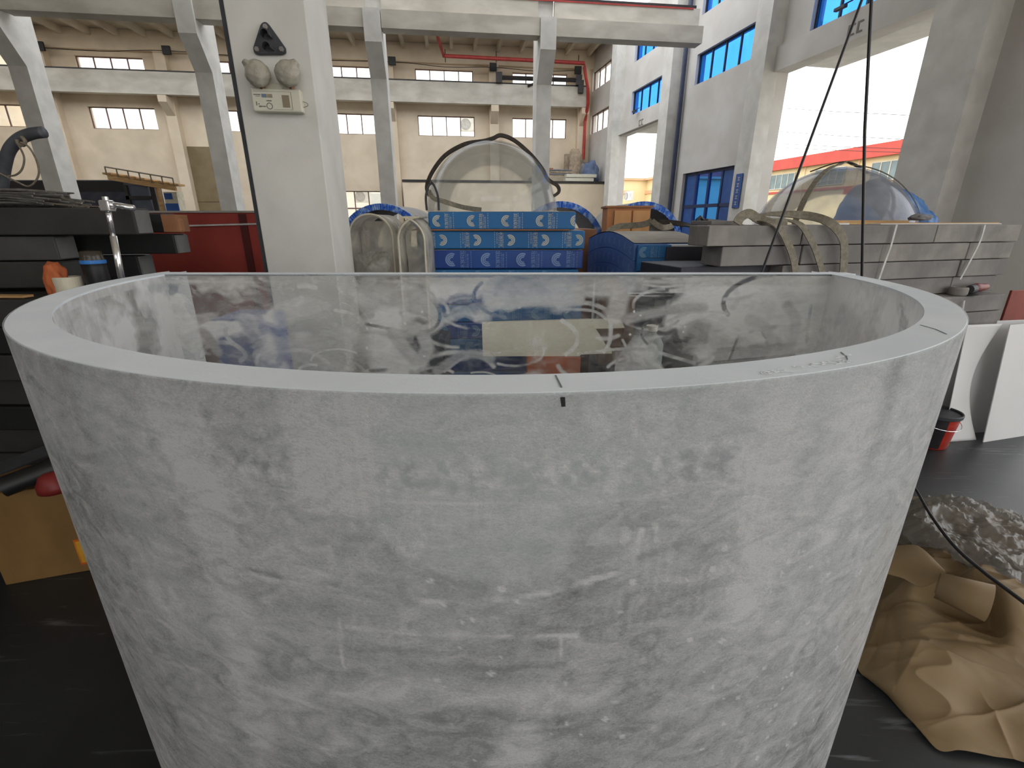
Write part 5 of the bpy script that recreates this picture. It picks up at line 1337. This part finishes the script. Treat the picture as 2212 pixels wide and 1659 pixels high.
# kraft paper sheet, crumpled
def Z(a, b, z): return tuple(atZ(a, b, z))
net = [[Z(1925, 1195, .02), Z(2010, 1190, .10), Z(2080, 1225, .20), Z(2150, 1240, .28), Z(2260, 1290, .30), Z(2420, 1300, .05)],
       [Z(1905, 1245, .02), Z(1975, 1250, .20), Z(2050, 1262, .16), Z(2110, 1262, .26), Z(2200, 1300, .30), Z(2400, 1370, .08)],
       [Z(1890, 1300, .01), Z(1960, 1305, .12), Z(2050, 1330, .08), Z(2130, 1350, .10), Z(2200, 1380, .16), Z(2400, 1440, .06)],
       [Z(1868, 1370, .01), Z(1950, 1400, .10), Z(2040, 1410, .12), Z(2120, 1420, .12), Z(2220, 1440, .10), Z(2400, 1510, .04)],
       [Z(1850, 1440, .01), Z(1930, 1480, .06), Z(2030, 1490, .09), Z(2110, 1500, .08), Z(2220, 1520, .08), Z(2400, 1600, .03)],
       [Z(1905, 1492, .005), Z(1965, 1545, .02), Z(2050, 1560, .04), Z(2130, 1570, .05), Z(2230, 1590, .05), Z(2420, 1680, .02)],
       [Z(1955, 1545, .004), Z(2020, 1618, .004), Z(2075, 1625, .012), Z(2140, 1636, .010), Z(2230, 1655, .012), Z(2450, 1740, .01)]]
def kfn(G):
    G = G.copy(); x_, y_ = G[..., 0], G[..., 1]
    r1 = np.abs(fbm(x_*.5+.9*y_, (y_-x_)*.28, 3.0, 17, 3)-.5)*2; r2 = np.abs(fbm(x_*.6+y_, (x_-y_)*.4, 7, 27, 3)-.5)*2
    k_ = np.clip(G[..., 2]/.05, .25, 1)
    rk = random.Random(19)
    for _ in range(34):                      # long sharp creases
        cx_, cy_, an, ln_, hw = rk.uniform(1.2, 2.9), rk.uniform(.9, 2.1), rk.uniform(-.5, 1.6), rk.uniform(.12, .5), rk.uniform(.007, .02)
        t_ = (x_-cx_)*cos(an)+(y_-cy_)*sin(an); d__ = (x_-cx_)*-sin(an)+(y_-cy_)*cos(an)+.03*np.sin(t_*6+cx_)
        G[..., 2] += rk.choice((-1, 1, 1))*.016*np.exp(-np.abs(d__)/hw)*np.exp(-(t_/ln_)**4)*k_
    G[..., 2] = np.maximum(G[..., 2]+((1-r1)**4*.05+(1-r2)**4*.012-.02)*k_, .003)
    return G
o = grid_object('kraft_paper_sheet', sheet_mesh(net, 230, 250, kfn), KRAFT, None, solid=.002); tag(o, 'large crumpled brown kraft paper sheet on the floor at lower right', 'paper')
# rolled lip of the paper
t = thing('paper_roll', 'curled-up roll of brown kraft paper with an open end, on top of the sheet', 'paper')
a_, b_ = atZ(2025, 1262, .33), atZ(2138, 1300, .34)
m = MB(); nseg = 26; 
for (rad, o0) in ((.075, 0),):
    P1 = []; P2 = []
    for k in range(nseg+1):
        an = radians(-60+400*k/nseg); r__ = rad*(1-.35*k/nseg)
        ax = (b_-a_).normalized(); s1 = Vector((0, 0, 1)); s2 = ax.cross(s1).normalized()
        off = s1*sin(an)*r__+s2*cos(an)*r__
        P1.append(m.bm.verts.new(a_+off*.75)); P2.append(m.bm.verts.new(b_+off*1.05))
    for k in range(nseg): m.bm.faces.new([P1[k], P1[k+1], P2[k+1], P2[k]])
o = m.build('roll', KRAFT, t, smooth=True); md = o.modifiers.new('s', 'SOLIDIFY'); md.thickness = .003
# drooping front flap
net2 = [[Z(1935, 1180, .24), Z(1975, 1178, .27), Z(2000, 1192, .28), Z(2030, 1222, .29)], [Z(1925, 1215, .25), Z(1960, 1215, .27), Z(2005, 1225, .29), Z(2042, 1240, .30)], [Z(1915, 1240, .22), Z(1950, 1250, .22), Z(1985, 1268, .20), Z(2015, 1262, .22)]]
o = grid_object('fold', sheet_mesh(net2, 40, 30), KRAFT, t, solid=.002)
# clear plastic film heap
net = [[Z(1955, 1095, .04), Z(2020, 1080, .10), Z(2090, 1085, .14), Z(2160, 1110, .10), Z(2260, 1140, .04), Z(2400, 1150, .02)],
       [Z(1930, 1110, .06), Z(2000, 1100, .22), Z(2070, 1110, .24), Z(2150, 1130, .20), Z(2250, 1160, .15), Z(2400, 1190, .03)],
       [Z(1915, 1140, .10), Z(1990, 1140, .24), Z(2060, 1150, .22), Z(2150, 1170, .24), Z(2250, 1200, .20), Z(2400, 1230, .04)],
       [Z(1915, 1165, .10), Z(1990, 1175, .22), Z(2070, 1190, .24), Z(2160, 1215, .26), Z(2260, 1240, .22), Z(2420, 1280, .04)],
       [Z(1935, 1185, .06), Z(2000, 1195, .14), Z(2080, 1225, .22), Z(2165, 1260, .28), Z(2270, 1290, .20), Z(2440, 1320, .03)]]
def ffn(G):
    G = G.copy(); x_, y_ = G[..., 0], G[..., 1]
    r1 = np.abs(fbm(x_, y_, 6, 57)-.5)*2; r2 = np.abs(fbm(x_+y_, y_-x_, 14, 67)-.5)*2
    G[..., 2] = np.maximum(G[..., 2]+((1-r1)**2*.08+(1-r2)**2*.008-.04), .01); return G
o = grid_object('plastic_film_heap', sheet_mesh(net, 150, 110, ffn), PFILM, None, smooth=True); tag(o, 'heap of crumpled clear plastic film behind the brown paper', 'film')
net = [[Z(1950, 1068, .01), Z(2050, 1082, .03), Z(2130, 1105, .03), Z(2240, 1150, .02), Z(2400, 1190, .01)], [Z(1930, 1090, .01), Z(2040, 1105, .10), Z(2130, 1130, .12), Z(2240, 1170, .05), Z(2400, 1210, .01)], [Z(1925, 1150, .01), Z(2030, 1170, .10), Z(2130, 1195, .12), Z(2240, 1230, .08), Z(2400, 1260, .01)], [Z(1930, 1190, .02), Z(2030, 1215, .05), Z(2130, 1250, .1), Z(2240, 1280, .08), Z(2400, 1320, .01)]]
crumple('kraft_paper_sheet', net, mat('grey_brown_paper', (128, 114, 92), (100, 92, 78), scale=4, rough=.75, bump=.2), 'greyish brown paper under the clear plastic film', 'paper', amp=.03, fr=6, seed=71)
# black cable
t = tag(MB().tube(catmull([Z(1940, 1010, .01), Z(1975, 1052, .10), Z(2010, 1112, .31), Z(2060, 1178, .34), Z(2120, 1232, .36), Z(2170, 1270, .38), Z(2230, 1315, .40), Z(2330, 1390, .30), Z(2500, 1500, .02)], 8), .0075, 8).build('black_cable', BLACK), 'black cable running over the plastic film and paper at the right', 'cable')
# dark cone (cup) among film
q = atZ(2030, 1208, .2)

# ============================================================ fittings on the near column
def colp(px, py, off=0.0):
    s_, z_ = hit(px, py, (-1.458, 2.87), BW_A, off); return s_, z_
MC = (-1.458, 2.87)
def cthing(name, label, cat): return thing(name, label, cat, (MC[0], MC[1], 0), BW_A)
el = cthing('emergency_light', 'twin-head emergency light with bagged lamps on the white column', 'emergency light')
x0_, z1_ = colp(540, 190, -.05); x1_, z0_ = colp(655, 244, -.05)
MB().box(x0_, x1_, -.055, -.002, z0_, z1_, bev=.008).build('battery_box', WHITEPL, el)
ww_, hh_ = x1_-x0_, z1_-z0_
FX = lambda u_: x0_+ww_*u_
FZ = lambda v_: z0_+hh_*v_
m = MB(); m.box(FX(.80), FX(.808), -.0565, -.055, FZ(.10), FZ(.86)).box(FX(.05), FX(.80), -.0565, -.055, FZ(.855), FZ(.862)).box(FX(.42), FX(.80), -.0565, -.055, FZ(.10), FZ(.107)); m.build('panel_groove', TAN, el)
MB().box(FX(.615), FX(.76), -.058, -.0555, FZ(.20), FZ(.72), bev=.001).build('tan_label', TAN, el)
MB().box(FX(.21), FX(.31), -.0565, -.055, FZ(.60), FZ(.75)).build('blue_sticker', STICKB, el)
MB().box(FX(.31), FX(.425), -.0566, -.055, FZ(.60), FZ(.75)).build('yellow_sticker', STICKY, el)
m = MB(); m.box(FX(.055), FX(.19), -.0563, -.055, FZ(.70), FZ(.735)).box(FX(.09), FX(.18), -.0563, -.055, FZ(.64), FZ(.66))
m.box(FX(.08), FX(.10), -.0563, -.055, FZ(.25), FZ(.42)).box(FX(.12), FX(.15), -.0563, -.055, FZ(.30), FZ(.34)).box(FX(.13), FX(.18), -.0563, -.055, FZ(.18), FZ(.25)).box(FX(.18), FX(.27), -.0563, -.055, FZ(.20), FZ(.24))
cx_, cz_ = FX(.345), FZ(.24); ring = [(m.bm.verts.new((cx_+cos(a)*.016, -.0563, cz_+sin(a)*.016)), m.bm.verts.new((cx_+cos(a)*.012, -.0563, cz_+sin(a)*.012))) for a in [2*pi*k/24 for k in range(24)]]
for k in range(24): m.bm.faces.new([ring[k][0], ring[(k+1) % 24][0], ring[(k+1) % 24][1], ring[k][1]])
m.box(cx_-.013, cx_+.013, -.0563, -.055, cz_+.022, cz_+.027).build('printed_marks', INK, el)
m = MB().tube(catmull([(x1_-.001, -.03, FZ(.52)), (x1_+.022, -.03, FZ(.45)), (x1_+.022, -.03, FZ(.34)), (x1_-.001, -.03, FZ(.26))], 5), .002, 6).build('wire_loop', TAN, el)
for (px, py, tilt) in ((553, 157, -.25), (618, 157, .2)):
    sx_, sz_ = colp(px, py, -.10)
    bm = bmesh.new(); bmesh.ops.create_icosphere(bm, subdivisions=4, radius=.062)
    from mathutils import noise as mn
    for v in bm.verts:
        n_ = v.co.normalized(); k_ = 1+.07*mn.noise(v.co*38+Vector((px, 0, 0)))+.06*mn.noise(v.co*90)
        v.co = Vector((v.co.x*k_, v.co.y*k_*.75, v.co.z*k_))
        if n_.z > .5 and abs(n_.x) > .5 and (n_.x > 0) == (tilt > 0): v.co += Vector((.012*(1 if tilt > 0 else -1), 0, .012))
    x_ = MB(); x_.bm.free(); x_.bm = bm
    o = x_.build('lamp_head', LAMPW, el, smooth=True); o.location = (sx_, -.08, sz_)
    m = MB().tube([(sx_, -.055, sz_-.055), (sx_+.01, -.03, z1_-.004)], .009, 8); m.box(sx_-.008, sx_+.012, -.045, -.015, z1_-.002, z1_+.02); m.build('lamp_stem', mat('brown_stem', (150, 112, 84), scale=6, rough=.5), el)
MB().box(colp(575, 178)[0], colp(612, 178)[0], -.03, -.002, z1_, z1_+.03, bev=.004).build('terminal_cap', WHITEPL, el)
# triangular bracket
br = cthing('triangular_bracket', 'dark grey triangular cast bracket on the white column above the emergency light', 'bracket')
def cp(px, py, off=-.02): s_, z_ = colp(px, py, off); return (s_, off, z_)
tri = [cp(546, 104), cp(549, 115), cp(556, 118), cp(609, 118), cp(617, 114), cp(616, 103), cp(580, 52), cp(574, 47), cp(567, 48), cp(562, 54)]
m = MB().prism(tri, (0, .018, 0)); bmesh.ops.bevel(m.bm, geom=m.bm.edges[:], offset=.003, segments=2, affect='EDGES'); m.build('back_plate', BLACKSTEEL, br)
tri2 = [cp(554, 110, -.026), cp(608, 111, -.026), cp(574, 56, -.026)]
for (px, py) in ((572, 57), (554, 106), (607, 106)):
    a__ = cp(px, py, -.028); MB().lathe([(0, 0), (.011, 0), (.013, .004), (.013, .014), (0, .014)], c=(a__[0], -.03, a__[2]), M=Matrix.Rotation(-pi/2, 4, 'X'), n=6).build('bolt', GREYSLAB2, br)
for (px, py) in ((574, 77), (578, 104)):
    a__ = cp(px, py, -.05)
    m = MB(); 
    pts_ = [(a__[0]+.024*cos(radians(t_)), a__[2]+.026*sin(radians(t_))) for t_ in range(-10, 181, 10)]
    va = [m.bm.verts.new((x_, -.075, z_)) for x_, z_ in pts_]; vb = [m.bm.verts.new((x_, -.02, z_)) for x_, z_ in pts_]
    for k in range(len(pts_)-1): m.bm.faces.new([va[k], va[k+1], vb[k+1], vb[k]])
    o = m.build('cable_hood', BLACKSTEEL, br); md = o.modifiers.new('s', 'SOLIDIFY'); md.thickness = .005

# white foam board and orange carton seen through the tank back
Yw = 3.55
t = thing('foam_board', 'off-white foam board with a broken right end, seen through the tank back', 'board', (0, 0, 0))
W_ = lambda a, b, y=Yw: tuple(atY(a, b, y))
MB().prism([W_(1041, 697), W_(1043, 770), W_(1252, 770), W_(1255, 766), W_(1322, 764), W_(1320, 752), W_(1308, 745), W_(1300, 730), W_(1288, 712), W_(1278, 707), W_(1275, 690)], (0, .03, 0)).build('board_face', FOAM, t)
MB().prism([W_(1275, 690, Yw+.04), W_(1278, 711, Yw+.04), W_(1350, 709, Yw+.04), W_(1340, 690, Yw+.04)], (0, .02, 0)).build('rear_sheet', FOAM, t)
p0 = atY(1043, 770, Yw); p1 = atY(1254, 770, Yw)
o = MB().box(p1.x-.42, p1.x, 0, .30, 0, p0.z-.002, bev=.005).build('orange_carton', ORANGECARD); place(o, (0, Yw-.02, 0)); tag(o, 'orange-brown carton below the foam board, seen through the tank', 'carton')
# low items seen through the tank left part : blue box
for i_, (a, b, c_, d_, mt, lb) in enumerate(((455, 690, 560, 760, BOXBLUE2, 'blue wrapped box low behind the tank, left of the column'), (800, 735, 960, 800, NAVY, 'navy wrapped box low behind the tank, right of the column'))):
    Y_ = 2.55 if i_ == 0 else 3.1
    q1, q2 = atY(a, b, Y_), atY(c_, b, Y_)
    o = MB().box(0, q2.x-q1.x, 0, .3, 0, q1.z, bev=.006).build('wrapped_box', mt); place(o, (q1.x, Y_, 0)); tag(o, lb, 'box')
o = MB().box(0, .10, 0, .05, 0, 1.02).build('grey_bottle_row', GREYSLAB2) if False else None
q = atY(1352, 740, 3.5)
t = thing('glue_bottle', 'pale grey-green plastic bottle standing behind the tank, left of the slab stack', 'bottle', (atY(1400, 760, 2.75).x, 2.72, 0))
hb_ = atY(1400, 712, 2.75).z
MB().lathe([(0, 0), (.07, 0), (.075, .01), (.075, hb_-.08), (.05, hb_-.03), (.03, hb_-.02), (.03, hb_), (0, hb_)], n=24).build('bottle_body', mat('grey_green_plastic', (120, 128, 120), (104, 112, 106), scale=5, rough=.5), t, smooth=True)
MB().lathe([(0, hb_), (.034, hb_), (.034, hb_+.03), (0, hb_+.03)], n=20).build('cap', WHITEPL, t)
# dark odds on top of the arched cartons (slings)
def zc(px, py, z): return Vector(atZ(px, py, z))
wp = [(1300, 498, 4.9), (1330, 488, 4.8), (1352, 484, 4.7), (1385, 487, 4.6), (1410, 481, 4.6), (1432, 489, 4.5), (1448, 488, 4.5)]
o = MB().ribbon(catmull([atY(a, b, c_) for a, b, c_ in [(1308, 545, 4.62), (1308, 520, 4.66), (1316, 500, 4.72), (1336, 490, 4.75), (1360, 488, 4.72), (1385, 486, 4.65), (1400, 482, 4.62), (1408, 477, 4.6)]], 6), [(0, -1, .35)]*60, .055, .008).build('webbing_sling', WEB); tag(o, 'grey sling hanging over the arched blue carton with a dangling end', 'sling')
o = MB().ribbon(catmull([atY(a, b, c_) for a, b, c_ in [(1408, 477, 4.6), (1416, 484, 4.56), (1432, 492, 4.5), (1450, 489, 4.6), (1449, 484, 4.75), (1430, 482, 4.8)]], 6), [(0, -1, .1)]*60, .05, .008).build('webbing_sling', WEB); tag(o, 'standing loop of grey sling on the dusty carton top', 'sling')
o = MB().ribbon(catmull([atY(a, b, c_) for a, b, c_ in [(1425, 480, 4.8), (1455, 482, 4.7), (1480, 486, 4.6), (1505, 492, 4.4), (1530, 498, 4.3)]], 6), [(0, -1, .4)]*60, .05, .01).build('webbing_sling', WEBD); tag(o, 'dark flat sling running from the dusty carton to the grey slabs', 'sling')
q = atY(1510, 490, 3.8)
t = thing('dark_block', 'small dark wooden block with a knob near the blue door, on the slabs', 'block', (q.x, 3.8, atY(1510, 492, 3.8).z), GA)
MB().box(-.05, .05, -.04, .04, 0, .05, bev=.006).build('block', SACK, t); MB().tube([(-.03, 0, .05), (.0, 0, .075), (.03, 0, .055)], .014, 8).build('knob', BLACKSTEEL, t)
o = MB().prism([atY(1528, 488, 3.75), atY(1530, 473, 3.75), atY(1570, 477, 3.75), atY(1606, 485, 3.75), atY(1604, 489, 3.75)], (0, .25, 0)).build('grey_offcut', GREYSLAB); tag(o, 'dark grey wedge shaped offcut beside the small block on the slabs', 'offcut')
